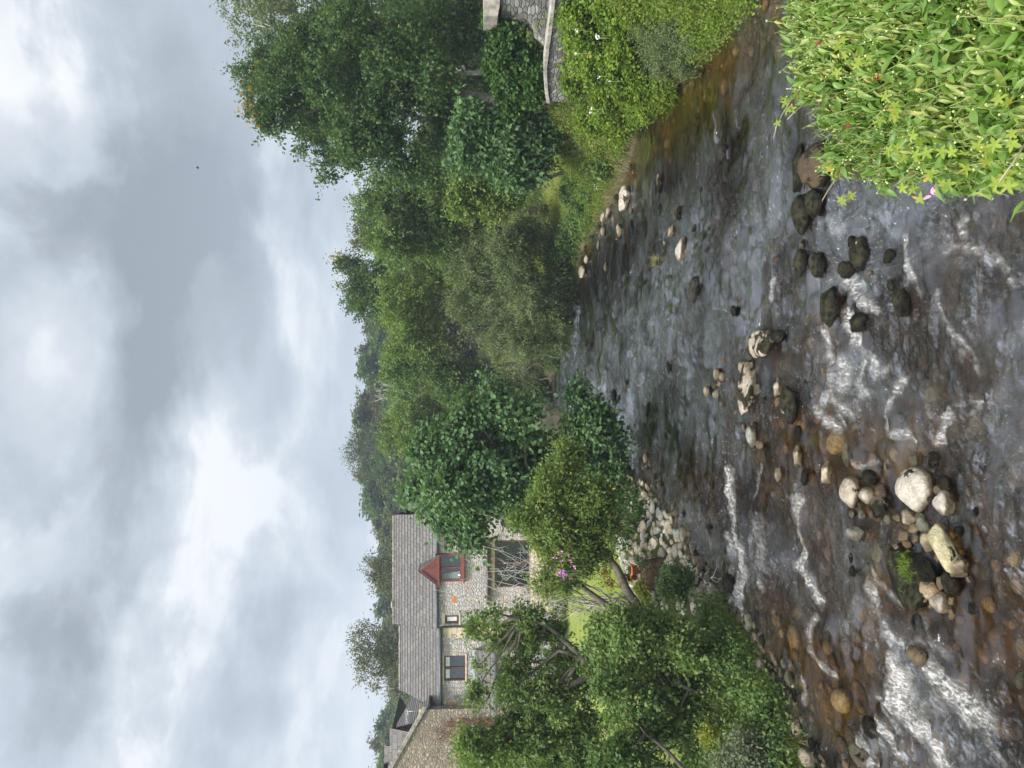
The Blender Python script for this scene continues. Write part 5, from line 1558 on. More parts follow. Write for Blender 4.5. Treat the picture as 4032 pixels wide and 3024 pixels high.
tufts('bank_grass', bank_points(right_bank, 1500, .05, 2.6, 15, 34, 1), 12, .38, .012, 'grass_dry', 'long seeding grass and weeds along the right bank', .45, .12)
tufts('bank_grass', bank_points(right_bank, 900, .1, 4.0, 33, 50, 1), 12, .32, .02, 'grass', 'grass on the far right bank below the trees', .45, .2)
tufts('bank_grass', bank_points(left_bank, 1100, .15, 1.9, 12.2, 17.6, -1), 12, .34, .013, 'grass', 'long grass hanging over the left water edge', .6, .12)
tufts('lawn_grass', bank_points(left_bank, 2600, 1.7, 6.5, 13, 27, -1), 14, .06, .010, 'grass', 'short mown lawn grass beside the river', .6, .14)
tufts('meadow_grass', bank_points(right_bank, 1600, 2.0, 9.0, 33, 52, 1), 10, .16, .03, 'grass', 'short green grass of the meadow under the right bank trees', .6, .25)
tufts('bank_weeds', bank_points(left_bank, 160, 1.2, 2.6, 17, 24, -1), 10, .2, .02, 'grass', 'weeds growing between the stones of the left shore', .8, .1)
def weeds(name, pts, n_per, L, mat, label, h=.25, spread=.14, tmpl='oval', aspect=.7):
    p = np.repeat(np.array(pts), n_per, axis=0)
    r = np.random.RandomState(len(pts) + n_per)
    hh_ = np.repeat(.4 + .6 * fbm(np.array(pts)[:, 0] * 1.1, np.array(pts)[:, 1] * 1.1, 2, 61) + .3 * r.rand(len(pts)), n_per)
    p[:, :2] += r.randn(len(p), 2) * spread
    p[:, 2] += np.clip(r.rand(len(p)) * h * (hh_ + .4), 0, 2)
    o = leaves(name, p, nrm(r.randn(len(p), 3) + [0, 0, .3]), nrm(r.randn(len(p), 3) * .5 + [0, -.2, 1]), L * (.6 + .7 * r.rand(len(p))), L * aspect * (.6 + .5 * r.rand(len(p))), tmpl, M[mat])
    return tag(o, label, 'plants', kind='stuff')


weeds('bank_weeds', bank_points(left_bank, 900, .05, 2.9, 11.5, 17.8, -1), 34, .085, 'lf_mid', 'leafy weeds crowding the left bank above the water', .55)
weeds('bank_weeds', bank_points(left_bank, 260, .3, 1.8, 23.5, 40, -1), 30, .12, 'lf_ivy', 'leafy growth on the far left bank below the trees', .5)
weeds('bank_weeds', bank_points(right_bank, 900, -.1, 2.6, 14.2, 19.5, 1), 36, .075, 'lf_bright', 'bright nettles and weeds on the near right bank', .55)
weeds('bank_weeds', bank_points(right_bank, 700, .3, 2.6, 24, 36, 1), 30, .09, 'lf_bright', 'weeds among the grass of the right bank', .5)
weeds('bank_weeds', bank_points(right_bank, 300, .2, 1.6, 34, 52, 1), 30, .13, 'lf_mid', 'low growth along the far right bank', .6)
# moss tufts on the huge rock
mr = W(*px(7, 520, 1120), .3)
tufts('moss_tuft', [(mr.x + random.gauss(0, .09), mr.y + random.gauss(0, .10), .26) for _ in range(34)], 9, .07, .007, 'lf_bright', 'bright green moss tufts on the huge dark rock', .7, .03, 'moss')
gt = W(*px(4, 467, 1240), .03)
tufts('grass_tuft', [(gt.x + random.gauss(0, .07), gt.y + random.gauss(0, .07), .0) for _ in range(12)], 10, .28, .012, 'grass_dry', 'lone grass tuft growing in the pool beside the large cream boulder', .6, .04)
st_ = stone(4, 470, 1245, 12, 42, BROWN, .6, 'low stone carrying the lone grass tuft', 'round')

# white bramble flowers
fl = [(2270, 210), (2345, 140), (2350, 150), (2360, 148), (2330, 430), (2325, 445), (2400, 320), (2355, 300), (2270, 120)]

# ------------------------------------------------------------------ buildings
def mesh_obj(name, verts, faces, mat, parent=None, uvs=None, smooth=False):
    me = bpy.data.meshes.new(name)
    me.from_pydata([tuple(v) for v in verts], [], faces)
    me.materials.append(mat)
    if uvs is not None:
        ul = me.uv_layers.new(name='UVMap')
        for p in me.polygons:
            for li in p.loop_indices:
                ul.data[li].uv = uvs[me.loops[li].vertex_index]
    me.update()
    return link(name, me, parent)


def box_vf(x0, x1, y0, y1, z0, z1):
    v = [(x0, y0, z0), (x1, y0, z0), (x1, y1, z0), (x0, y1, z0), (x0, y0, z1), (x1, y0, z1), (x1, y1, z1), (x0, y1, z1)]
    f = [(3, 2, 1, 0), (4, 5, 6, 7), (0, 1, 5, 4), (1, 2, 6, 5), (2, 3, 7, 6), (3, 0, 4, 7)]
    return v, f


def boxes(name, lst, mat, parent=None, bevel=0.0):
    V, F = [], []
    for b in lst:
        v, f = box_vf(*b)
        n = len(V)
        V += v
        F += [tuple(i + n for i in q) for q in f]
    o = mesh_obj(name, V, F, mat, parent)
    if bevel:
        md = o.modifiers.new('bevel', 'BEVEL')
        md.width = bevel
        md.segments = 2
    return o


YW = 40.0


def hx(Y, d=YW):
    return P(1900, Y, d).x


def hz(X, d=YW):
    return P(X, 2300, d).z


def wall_with_holes(name, x0, x1, z0, z1, y, thick, holes, mat, parent):
    """front wall as boxes around rectangular openings"""
    xs_ = sorted({x0, x1} | {h[0] for h in holes} | {h[1] for h in holes})
    zs_ = sorted({z0, z1} | {h[2] for h in holes} | {h[3] for h in holes})
    nx_, nz_ = len(xs_), len(zs_)
    V = [(x, yy, z) for yy in (y, y + thick) for z in zs_ for x in xs_]
    F = []

    def solid(i, j):
        if i < 0 or j < 0 or i >= nx_ - 1 or j >= nz_ - 1:
            return False
        cx_, cz_ = (xs_[i] + xs_[i + 1]) / 2, (zs_[j] + zs_[j + 1]) / 2
        return not any(h[0] < cx_ < h[1] and h[2] < cz_ < h[3] for h in holes)
    K = nx_ * nz_

    def vid(i, j, b):
        return b * K + j * nx_ + i
    for i in range(nx_ - 1):
        for j in range(nz_ - 1):
            if not solid(i, j):
                continue
            F.append((vid(i, j, 0), vid(i + 1, j, 0), vid(i + 1, j + 1, 0), vid(i, j + 1, 0)))
            F.append((vid(i, j, 1), vid(i, j + 1, 1), vid(i + 1, j + 1, 1), vid(i + 1, j, 1)))
            if not solid(i - 1, j):
                F.append((vid(i, j, 0), vid(i, j + 1, 0), vid(i, j + 1, 1), vid(i, j, 1)))
            if not solid(i + 1, j):
                F.append((vid(i + 1, j, 0), vid(i + 1, j, 1), vid(i + 1, j + 1, 1), vid(i + 1, j + 1, 0)))
            if not solid(i, j - 1):
                F.append((vid(i, j, 0), vid(i, j, 1), vid(i + 1, j, 1), vid(i + 1, j, 0)))
            if not solid(i, j + 1):
                F.append((vid(i, j + 1, 0), vid(i + 1, j + 1, 0), vid(i + 1, j + 1, 1), vid(i, j + 1, 1)))
    return mesh_obj(name, V, F, mat, parent)


def slate_roof(name, e0, e1, r0, r1, mat, parent, courses=14, th=0.022):
    """stepped courses of slate from the eave (e0->e1) to the ridge (r0->r1)"""
    e0, e1, r0, r1 = map(Vector, (e0, e1, r0, r1))
    n = (e1 - e0).cross(r0 - e0).normalized()
    if n.z < 0:
        n = -n
    V, F, UV = [], [], []
    rw = .30
    slope = (r0 - e0).length
    for i in range(courses):
        t0, t1 = i / courses, min(1, (i + 1.08) / courses)
        a, b = e0.lerp(r0, t0), e1.lerp(r1, t0)
        c, d = e1.lerp(r1, t1), e0.lerp(r0, t1)
        up0, up1 = n * (th * 1.7), n * (th * .35)
        k = len(V)
        V += [a + up0, b + up0, c + up1, d + up1, a, b, c - n * .0, d]
        UV += [((a.x), i * rw + .01), ((b.x), i * rw + .01), (c.x, (i + .99) * rw), (d.x, (i + .99) * rw)] * 2
        F += [(k, k + 1, k + 2, k + 3), (k + 4, k + 5, k + 1, k), (k + 5, k + 6, k + 2, k + 1), (k + 7, k + 4, k, k + 3)]
    # underside
    k = len(V)
    V += [e0 - n * .08, e1 - n * .08, r1 - n * .08, r0 - n * .08, e0, e1, r1, r0]
    UV += [(0, 0)] * 8
    F += [(k + 3, k + 2, k + 1, k), (k, k + 1, k + 5, k + 4), (k + 1, k + 2, k + 6, k + 5), (k + 3, k, k + 4, k + 7)]
    return mesh_obj(name, V, F, mat, parent, UV)


def window(parent, Y0, Y1, X0, X1, y, mull=None, fr='frame_dark', blind=False, curtain=False, fw=.07):
    """Y0 < Y1 photo range across (right to left), X0 < X1 down"""
    xa, xb = hx(Y1), hx(Y0)
    za, zb = hz(X1), hz(X0)
    bl = [(xa, xb, y - .03, y + .05, zb - fw, zb), (xa, xb, y - .03, y + .05, za, za + fw), (xa, xa + fw, y - .03, y + .05, za + fw, zb - fw), (xb - fw, xb, y - .03, y + .05, za + fw, zb - fw)]
    segs = [(xa + fw, xb - fw)]
    if mull:
        mx = hx(mull)
        bl.append((mx - .045, mx + .045, y - .035, y + .05, za + fw, zb - fw))
        segs = [(xa + fw, mx - .045), (mx + .045, xb - fw)]
    f = boxes('window', bl, M[fr], parent)
    for s in segs:
        g = mesh_obj('pane', [(s[0], y + .02, za + fw), (s[1], y + .02, za + fw), (s[1], y + .02, zb - fw), (s[0], y + .02, zb - fw)], [(0, 1, 2, 3)], M['glass'], None)
        g.parent = f
        g.location = (0, 0, 0)
        if blind:
            b = boxes('blind', [(s[0] + .04, s[1] - .04, y + .004, y + .012, zb - fw - .22, zb - fw - .02)], M['blind'], None)
            b.parent = f
            b.location = (0, 0, 0)
    return f, (xa, xb, za, zb)


def fix(o, root):
    return o


hb = H(-12, 41)
house = empty('stone_house', (-12.2, YW, hb - .3), 'long pale rubble-stone house with brown slate roof and red-brown gabled dormer', 'house')
xR, xM, xL = hx(2026), hx(2462), hx(2792)
zeR, zeL = hz(1716), hz(1729)
zg = hb - .5
# window openings
w1 = (hx(2678), hx(2579), hz(1832), hz(1749))
w2 = (hx(2454), hx(2420), hz(1807), hz(1752))
w3 = (hx(2287), hx(2176), hz(1822), zeR)
door = (hx(2312), hx(2128), hz(2085), hz(1948))
wall_with_holes('wall', xM, xR, zg, zeR, YW, .35, [w2, w3, door], M['wall_pale'], house)
wall_with_holes('wall', xL, xM, zg, zeL, YW + .01, .35, [w1], M['wall_pale'], house)
mesh_obj('gable_wall', [(xR, YW + .35, zg), (xR, YW + 6.2, zg), (xR, YW + 6.2, zeR), (xR, YW + 3.1, hz(1552, 43.1)), (xR, YW + .35, zeR)], [(0, 1, 2, 3, 4)], M['wall_pale'], house)
boxes('back_wall', [(xL, xR, YW + 6.2, YW + 6.5, zg, zeR)], M['wall_pale'], house)
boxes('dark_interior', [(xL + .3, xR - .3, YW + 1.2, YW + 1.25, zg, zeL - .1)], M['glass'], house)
zrR, zrL = hz(1550, 43.1), hz(1575, 43.1)
xr_top = P(1550, 2027, 43.1).x
roof = slate_roof('roof', (xM - .02, YW - .2, zeR - .02), (hx(2020), YW - .2, zeR - .02), (P(1550, 2456, 43.1).x, 43.1, zrR), (xr_top, 43.1, zrR), M['slate'], house)
slate_roof('roof', (P(1727, 2797, 39.7).x, YW - .22, zeL - .02), (xM - .05, YW - .22, zeL - .02), (P(1575, 2716, 43.1).x, 43.1, zrL), (P(1575, 2458, 43.1).x - .0, 43.1, zrL), M['slate'], house)
slate_roof('back_roof', (xL, 46.6, zeL), (xM, 46.6, zeL), (P(1575, 2716, 43.1).x, 43.12, zrL), (P(1575, 2458, 43.1).x, 43.12, zrL), M['slate'], house)
slate_roof('back_roof', (xM, 46.6, zeR), (xR, 46.6, zeR), (P(1550, 2456, 43.1).x, 43.12, zrR), (xr_top, 43.12, zrR), M['slate'], house)
# ridge tiles
rt = []
for (xa, xb, z, mt) in ((P(1550, 2456, 43.1).x, xr_top, zrR, 0), (P(1575, 2716, 43.1).x, P(1575, 2460, 43.1).x, zrL, 0)):
    n = int((xb - xa) / .45)
    for i in range(n):
        a = xa + (xb - xa) * i / n
        rt.append((a + .006, a + (xb - xa) / n - .006, 42.98, 43.24, z - .02, z + .055 + .008 * (i % 3)))
rt.append((P(1545, 2390, 43.1).x, P(1545, 2365, 43.1).x, 42.9, 43.3, zrR + .05, zrR + .14))
boxes('ridge_tiles', [b for b in rt if b[0] > xM - .3], M['coping'], house, .012)
boxes('ridge_tiles', [b for b in rt if b[0] <= xM - .3], M['coping'], house, .012)
# gutters, fascia, downpipe
def pipe(name, pts, r, mat, parent):
    o = link(name, tube_mesh(name, [(pts, [r] * len(pts))], M[mat], 8), parent)
    return o


pipe('gutter', [(xM - .05, YW - .25, zeR - .05), (hx(2300), YW - .25, zeR - .05)], .065, 'pipe', house)
pipe('gutter', [(hx(2172), YW - .25, zeR - .05), (xR, YW - .25, zeR - .05)], .065, 'pipe', house)
pipe('gutter', [(xL - .15, YW - .27, zeL - .06), (xM - .08, YW - .27, zeL - .06)], .065, 'pipe', house)
pipe('downpipe', [(xM - .02, YW - .25, zeR - .1), (xM - .02, YW - .10, zeR - .35), (xM - .02, YW - .07, zeR - 1), (xM - .02, YW - .07, zg)], .045, 'pipe_brown', house)
boxes('fascia', [(xM, hx(2298), YW - .17, YW - .03, zeR - .16, zeR - .06), (hx(2174), xR, YW - .17, YW - .03, zeR - .16, zeR - .06), (xL, xM - .01, YW - .17, YW - .03, zeL - .17, zeL - .07)], M['pipe_brown'], house)
# dressed stones: lintels, sills, quoins
q = [(hx(2693), hx(2566), YW - .03, YW + .1, hz(1749), hz(1737)), (hx(2686), hx(2572), YW - .06, YW + .1, hz(1838), hz(1832)), (hx(2462), hx(2410), YW - .03, YW + .1, hz(1752), hz(1739)), (hx(2460), hx(2412), YW - .05, YW + .1, hz(1813), hz(1807)),
     (hx(2325), hx(2124), YW - .03, YW + .12, hz(1948), hz(1934))]
boxes('lintel', q, M['quoin'], house, .008)
q = []
zz = zeL - .2
i = 0
while zz > zg + .3:
    hgt = random.uniform(.22, .42)
    wq = .55 if i % 2 else .34
    q.append((xM - .1 - wq, xM - .1, YW - .012, YW + .1, zz - hgt + .012, zz))
    q.append((xL + .01, xL + .01 + (.5 if i % 2 == 0 else .3), YW - .012, YW + .1, zz - hgt + .012, zz))
    zz -= hgt
    i += 1
boxes('quoins', q[::2], M['quoin'], house, .01)
boxes('quoins', q[1::2], M['quoin'], house, .01)
boxes('coloured_stone', [(hx(2372), hx(2351), YW - .012, YW + .1, hz(1797), hz(1777))], flat_mat('orange_stone', (.42, .17, .08), .9, .2, var=.2), house, .01)
boxes('coloured_stone', [(hx(2788), hx(2758), YW - .014, YW + .1, hz(1792), hz(1766))], flat_mat('tan_stone', (.46, .27, .14), .9, .2, var=.2), house, .01)
f, b_ = window(house, 2579, 2678, 1749, 1832, YW + .10, 2629, 'frame_dark', True)
f, b_ = window(house, 2420, 2454, 1752, 1807, YW + .10, None, 'frame_dark', False, fw=.10)
bb_ = boxes('blind', [(b_[0] + .12, b_[1] - .12, YW + .105, YW + .112, b_[2] + .12, b_[3] - .12)], M['blind'], None)
bb_.parent = f
# dormer
dx0, dx1 = hx(2297), hx(2181)
dxa = hx(2238)
zb_, zt_ = hz(1724.5), hz(1651)
yd = YW - .38
dorm = boxes('dormer', [(hx(2287), hx(2176), YW - .12, YW + .2, hz(1730), hz(1723))], M['frame'], house)
V, F = [], []
dV = [(dx0, yd + .1, zb_), (dx1, yd + .1, zb_), (dxa, yd + .1, zt_ - .12)]
g_ = mesh_obj('gable_boarding', dV, [(0, 1, 2)], M['frame'])
g_.parent = dorm
# boards on the gable, running up to the centre
bl, k = [], 0
V, F = [], []
nb = 15
for sgn in (-1, 1):
    for i in range(nb):
        u0, u1 = i / nb, (i + .86) / nb
        # lines parallel to the other slope
        bx0, bx1 = dxa + sgn * (abs((dx0 if sgn < 0 else dx1) - dxa)) * u0, dxa + sgn * (abs((dx0 if sgn < 0 else dx1) - dxa)) * u1
        zt0, zt1 = zt_ - .14 - (zt_ - zb_) * u0, zt_ - .14 - (zt_ - zb_) * u1
        n = len(V)
        V += [(bx0, yd + .075, zb_), (bx1, yd + .075, zb_), (bx1, yd + .075, max(zt1, zb_)), (bx0, yd + .075, zt0)]
        F.append((n, n + 1, n + 2, n + 3) if sgn > 0 else (n + 3, n + 2, n + 1, n))
g_ = mesh_obj('boarding', V, F, M['frame'])
g_.parent = dorm
# barge boards and dormer roof slopes running back into the main roof
zb2 = zb_ - .05
for sgn, xx in ((-1, dx0 - .05), (1, dx1 + .05)):
    a, t_ = Vector((xx, yd, zb2)), Vector((dxa, yd, zt_ + .03))
    dn = Vector((0, 0, -.17))
    V = [a, t_, t_ + dn, a + dn, a + Vector((0, .07, 0)), t_ + Vector((0, .07, 0)), t_ + dn + Vector((0, .07, 0)), a + dn + Vector((0, .07, 0))]
    g_ = mesh_obj('barge_board', V, [(0, 1, 2, 3), (7, 6, 5, 4), (0, 4, 5, 1), (3, 2, 6, 7), (0, 3, 7, 4)], M['frame'])
    g_.parent = dorm
    back = YW + 1.65
    V = [(xx - sgn * 0, yd - .04, zb2 + .03), (dxa, yd - .04, zt_ + .07), (dxa, back, zt_ + .07), (xx, YW + .3, zb2 + .03)]
    V2 = [(v[0], v[1], v[2] - .05) for v in V]
    UV = [(v[1], v[2]) for v in V] * 2
    me_ = mesh_obj('dormer_roof', V + V2, [(0, 1, 2, 3), (7, 6, 5, 4), (0, 4, 5, 1), (3, 7, 4, 0)], M['slate'], None, UV)
    me_.parent = dorm
boxes('tie_beam', [(dx0, dx1, yd - .01, yd + .12, zb_ - .09, zb_)], M['frame']).parent = dorm
f, b_ = window(house, 2176, 2287, 1729, 1822, YW - .02, 2232, 'frame', False, fw=.13)
sill = boxes('sill', [(b_[0] - .06, b_[1] + .06, YW - .24, YW + .0, b_[2] - .10, b_[2])], M['frame'], None, .01)
sill.parent = f
V, F = [], []
nn_ = 14
for i in range(nn_ + 1):
    x = b_[0] + .13 + .42 * i / nn_
    V += [(x, YW - .015 - .006 * (i % 2), b_[2] + .14), (x - .02 - .3 * (i / nn_) ** 1 * 1.0 * .4, YW - .015 - .006 * (i % 2), b_[3] - .13)]
for i in range(nn_):
    F.append((2 * i, 2 * i + 2, 2 * i + 3, 2 * i + 1))
cu = mesh_obj('curtain', V, F, M['curtain'])
cu.parent = f
mug = link('mug', tube_mesh('mug', [([(b_[0] + .35, YW - .04, b_[2] + .1), (b_[0] + .35, YW - .04, b_[2] + .24)], [.05, .055])], M['mug'], 10))
mug.parent = f
# patio doors under the pent fascia
boxes('fascia', [(hx(2372), hx(2124), YW - .38, YW - .02, hz(1930), hz(1922))], M['pipe_brown'], house)
pipe('gutter', [(hx(2372), YW - .42, hz(1920)), (hx(2122), YW - .42, hz(1920))], .06, 'pipe_brown', house)
dr = boxes('patio_door', [(door[0], door[0] + .1, YW + .08, YW + .16, door[2], door[3]), (door[1] - .1, door[1], YW + .08, YW + .16, door[2], door[3]), ((door[0] + door[1]) / 2 - .05, (door[0] + door[1]) / 2 + .05, YW + .08, YW + .16, door[2], door[3]), (door[0], door[1], YW + .075, YW + .165, door[3] - .1, door[3])], M['frame_dark'], house)
pn = mesh_obj('pane', [(door[0], YW + .12, door[2]), (door[1], YW + .12, door[2]), (door[1], YW + .12, door[3]), (door[0], YW + .12, door[3])], [(0, 1, 2, 3)], M['glass'])
pn.parent = dr
# lean-to on the left with its own slate roof
zt2, ze2 = hz(1868, 40), hz(1948, 38.4)
ea0, ea1 = P(1948, 2815, 38.4), P(1948, 2570, 38.4)
slate_roof('lean_to_roof', (ea0.x, 38.4, ze2), (ea1.x, 38.4, ze2), (hx(2792), 39.98, zt2), (hx(2556), 39.98, zt2), M['slate'], house, 5)
boxes('lead_flashing', [(hx(2790), hx(2556), 39.93, 39.985, zt2 - .02, zt2 + .13)], M['lead'], house)
lw = (P(2010, 2680, 38.7).x, P(2010, 2615, 38.7).x, hz(2052, 38.7), hz(2008, 38.7))
wall_with_holes('lean_to_wall', ea0.x + .2, ea1.x - .1, zg, ze2 - .02, 38.7, .3, [lw], M['wall_pale'], house)
lf_ = boxes('window', [(lw[0], lw[1], 38.78, 38.84, lw[3] - .07, lw[3]), (lw[0], lw[0] + .07, 38.78, 38.84, lw[2], lw[3] - .07), (lw[1] - .07, lw[1], 38.78, 38.84, lw[2], lw[3] - .07)], M['frame_dark'], house)
pn = mesh_obj('pane', [(lw[0], 38.82, lw[2]), (lw[1], 38.82, lw[2]), (lw[1], 38.82, lw[3]), (lw[0], 38.82, lw[3])], [(0, 1, 2, 3)], M['glass'])
pn.parent = lf_
pipe('gutter', [(ea0.x, 38.33, ze2 - .03), (ea1.x, 38.33, ze2 - .03)], .055, 'pipe', house)
boxes('terrace_step', [(xM - 3, xR - .5, YW - 1.6, YW - .02, zg, hz(2095, 39))], M['quoin'], house, .02)

# brown gable-end house on the left
gh_ = empty('gable_house', (-20.5, 39.2, H(-19, 39) - .3), 'brown coursed-stone gable end left of the pale house, red creeper on it', 'house')
yg = 39.3
A = P(1740, 2793, yg)
B = P(1672, 2783, yg)
C_ = P(1500, 3084, yg)
xapex = C_.x
w0 = P(1740, 2793, yg).x
zsl = (C_.z - B.z) / (C_.x - B.x)
xfar = xapex - (w0 - xapex)
mesh_obj('wall', [(w0, yg, zg), (w0, yg, B.z + zsl * (w0 - B.x)), (xapex, yg, C_.z), (xfar, yg, B.z), (xfar, yg, zg), (w0, yg + .4, zg), (w0, yg + .4, B.z + zsl * (w0 - B.x)), (xapex, yg + .4, C_.z), (xfar, yg + .4, B.z), (xfar, yg + .4, zg)],
         [(4, 3, 2, 1, 0), (5, 6, 7, 8, 9), (0, 1, 6, 5)], M['wall_brown'], gh_)
re_ = Vector((w0 + .25, yg - .12, B.z + zsl * (w0 + .25 - B.x) + .05))
low = Vector((0, 0, -.22))
slate_roof('roof', (re_.x, yg + .05, re_.z - .22), (re_.x, 46, re_.z - .22), (xapex, yg + .05, C_.z - .17), (xapex, 46, C_.z - .17), M['slate'], gh_, 16)
slate_roof('roof', (xfar, 50, B.z), (xfar, yg - .15, B.z), (xapex, 50, C_.z + .05), (xapex, yg - .15, C_.z + .05), M['slate'], gh_, 16)
# stacked verge slates
vs = []
nv = 26
Vv, Fv = [], []
for i in range(nv):
    t0 = i / nv
    a = Vector((re_.x, yg - .24, re_.z)).lerp(Vector((xapex, yg - .24, C_.z + .05)), t0)
    b = Vector((re_.x, yg - .24, re_.z)).lerp(Vector((xapex, yg - .24, C_.z + .05)), (i + 1.3) / nv)
    for (o0, o1) in ((.02, .07), (-.05, .0), (-.12, -.07)):
        n = len(Vv)
        Vv += [a + Vector((0, 0, o0)), b + Vector((0, 0, o0 - .03)), b + Vector((0, 0, o1 - .03)), a + Vector((0, 0, o1)), a + Vector((0, .14, o0)), b + Vector((0, .14, o0 - .03)), b + Vector((0, .14, o1 - .03)), a + Vector((0, .14, o1))]
        Fv += [tuple(n + q for q in f) for f in ((0, 1, 2, 3), (7, 6, 5, 4), (3, 2, 6, 7), (0, 4, 5, 1), (0, 3, 7, 4), (1, 5, 6, 2))]
mesh_obj('verge', Vv, Fv, M['coping'], gh_)
boxes('skylight_kerb', [(P(1650, 2806, 41).x - .35, P(1650, 2806, 41).x + .42, 40.5, 41.3, hz(1700, 41), hz(1652, 41))], M['quoin'], gh_, .02)
# two dormers on the right hand slope, seen side on
for Yc, Xt, dd, X2 in ((2895, 1538, 40.35, 1616), (2962, 1517, 41.35, 1600)):
    xf = P(Xt, Yc - 12, dd).x
    zt3, zb3 = hz(Xt, dd), hz(X2, dd)
    xb3 = xf - 2.4
    hw = .44
    dm = mesh_obj('dormer', [(xf, dd - hw, zb3), (xf, dd + hw, zb3), (xf, dd, zt3), (xf, dd - hw, zb3 - .8), (xf, dd + hw, zb3 - .8), (xb3, dd - hw, zb3), (xb3, dd - hw, zb3 - .8), (xb3, dd + hw, zb3), (xb3, dd + hw, zb3 - .8)], [(0, 1, 2), (3, 4, 1, 0), (3, 0, 5, 6), (4, 8, 7, 1)], M['frame'], gh_)
    for sgn in (-1, 1):
        V = [(xf + .15, dd + sgn * (hw + .1), zb3 - .05), (xf + .15, dd, zt3 + .05), (xb3, dd, zt3 + .05), (xb3, dd + sgn * (hw + .1), zb3 - .05)]
        V2 = [(v[0], v[1], v[2] - .07) for v in V]
        s = mesh_obj('dormer_roof', V + V2, [(0, 1, 2, 3), (7, 6, 5, 4), (0, 4, 5, 1), (3, 7, 4, 0)], M['slate'], None, [(v[0], v[2]) for v in V] * 2)
        s.parent = dm
        s.location = (0, 0, 0)
        V = [(xf + .16, dd + sgn * (hw + .1), zb3 - .06), (xf + .16, dd, zt3 + .04), (xf + .16, dd, zt3 - .14), (xf + .16, dd + sgn * (hw + .1), zb3 - .24)]
        s = mesh_obj('barge_board', V + [(v[0] + .04, v[1], v[2]) for v in V], [(0, 1, 2, 3), (7, 6, 5, 4), (0, 4, 5, 1)], M['frame_dark'])
        s.parent = dm
        s.location = (0, 0, 0)
# TV aerial
an = P(1640, 2800, 41)
aer = empty('tv_aerial', (an.x, 41, an.z), 'grey television aerial on the roof junction of the two houses', 'aerial')
mtop = P(1606, 2792, 41)
boom = P(1606, 2822, 41)
link('mast', tube_mesh('mast', [([(an.x, 41, an.z - .3), (an.x, 41, mtop.z + .05)], [.018, .018])], M['aluminium'], 6), aer)
el_ = []
for i in range(9):
    t_ = i / 8
    c = Vector((an.x + .15, 40.9, mtop.z)).lerp(Vector((an.x - .75, 41.3, mtop.z)), t_)
    el_.append(([c + Vector((.05, .0, -.17)), c + Vector((-.05, 0, .17))], [.009, .009]))
el_.append(([Vector((an.x + .15, 40.9, mtop.z)), Vector((an.x - .75, 41.3, mtop.z))], [.012, .012]))
link('elements', tube_mesh('elements', el_, M['aluminium'], 5), aer)
# dry red creeper on the brown wall
cr_root = empty('wall_creeper', (P(1900, 2830, yg).x, yg - .05, 3.0), 'dry reddish creeper clinging to the brown gable wall', 'climber')
r = np.random.RandomState(4)
paths, pts_all = [], []
for i in range(16):
    a = P(2000, 2830 + r.uniform(-20, 60), yg - .05)
    b = P(r.uniform(1720, 1860), r.uniform(2800, 2930), yg - .06)
    pth = wobble(a, b, 6, .1)
    for q_ in pth:
        q_.y = yg - .04 - r.rand() * .04
        pts_all.append(q_)
    paths.append((pth, [.012 - .0012 * j for j in range(7)]))
link('stems', tube_mesh('stems', paths, M['stem_wood'], 4), cr_root)
pa = np.repeat(np.array([tuple(q_) for q_ in pts_all if q_.z > 4.5]), 16, axis=0)
pa = pa + r.randn(*pa.shape) * [.14, .02, .14]
leaves('foliage', pa, nrm(r.randn(*pa.shape) * [1, .2, 1]), nrm(r.randn(*pa.shape) * .3 + [0, -1, .3]), np.full(len(pa), .09), np.full(len(pa), .05), 'oval', M['lf_red'], cr_root)

# fence and low garden wall
fr_ = empty('garden_fence', (P(2150, 3000, 30).x, 30, H(-15, 30)), 'weathered slatted timber fence at the left edge below the brown wall', 'fence')
fx0, fx1 = P(2150, 3090, 30).x, P(2150, 2930, 30).x
fz0, fz1 = P(2158, 3000, 30).z, P(2118, 3000, 30).z
sl_ = []
x = fx0
while x < fx1:
    sl_.append((x, x + .05, 29.98, 30.0, fz0 - 1.2, fz1))
    x += .085
boxes('slats', sl_, M['timber'], fr_)
boxes('rails', [(fx0, fx1, 30.003, 30.04, fz1 - .2, fz1 - .14), (fx0, fx1, 30.003, 30.04, fz0 + .05, fz0 + .1)], M['timber'], fr_)
gw = wall_with_holes('garden_wall', P(2140, 2900, 34).x, P(2140, 2420, 34).x, H(-14, 34) - .3, P(2070, 2600, 34).z, 34, .35, [], M['wall_pale'], None)
tag(gw, 'low pale stone wall between the lawn and the house', 'wall')

# right bank: retaining wall with coping and ruined building
wall_px = [(2180, -40, 20.5), (2172, 60, 21.5), (2158, 160, 23), (2146, 260, 24.6), (2150, 340, 26), (2158, 400, 27)]
wp = [P(a, b, c) for a, b, c in wall_px]
rw_ = empty('retaining_wall', (wp[2].x, wp[2].y, 0), 'weathered grey stone wall with flat coping above the brambles', 'wall')
V, F = [], []
for i, p_ in enumerate(wp):
    t_ = (wp[min(i + 1, len(wp) - 1)] - wp[max(i - 1, 0)])
    t_.z = 0
    t_.normalize()
    n_ = Vector((-t_.y, t_.x, 0))
    if n_.x > 0:
        n_ = -n_
    for off, zz in ((0, p_.z - .06), (0, -.2), (-.5, -.2), (-.5, p_.z - .06)):
        q_ = p_ + n_ * off
        V.append((q_.x, q_.y, zz))
for i in range(len(wp) - 1):
    for j in range(4):
        F.append((i * 4 + j, i * 4 + (j + 1) % 4, (i + 1) * 4 + (j + 1) % 4, (i + 1) * 4 + j))
mesh_obj('wall', V, F, M['wall_grey'], rw_)
V, F = [], []
sub_pts = []
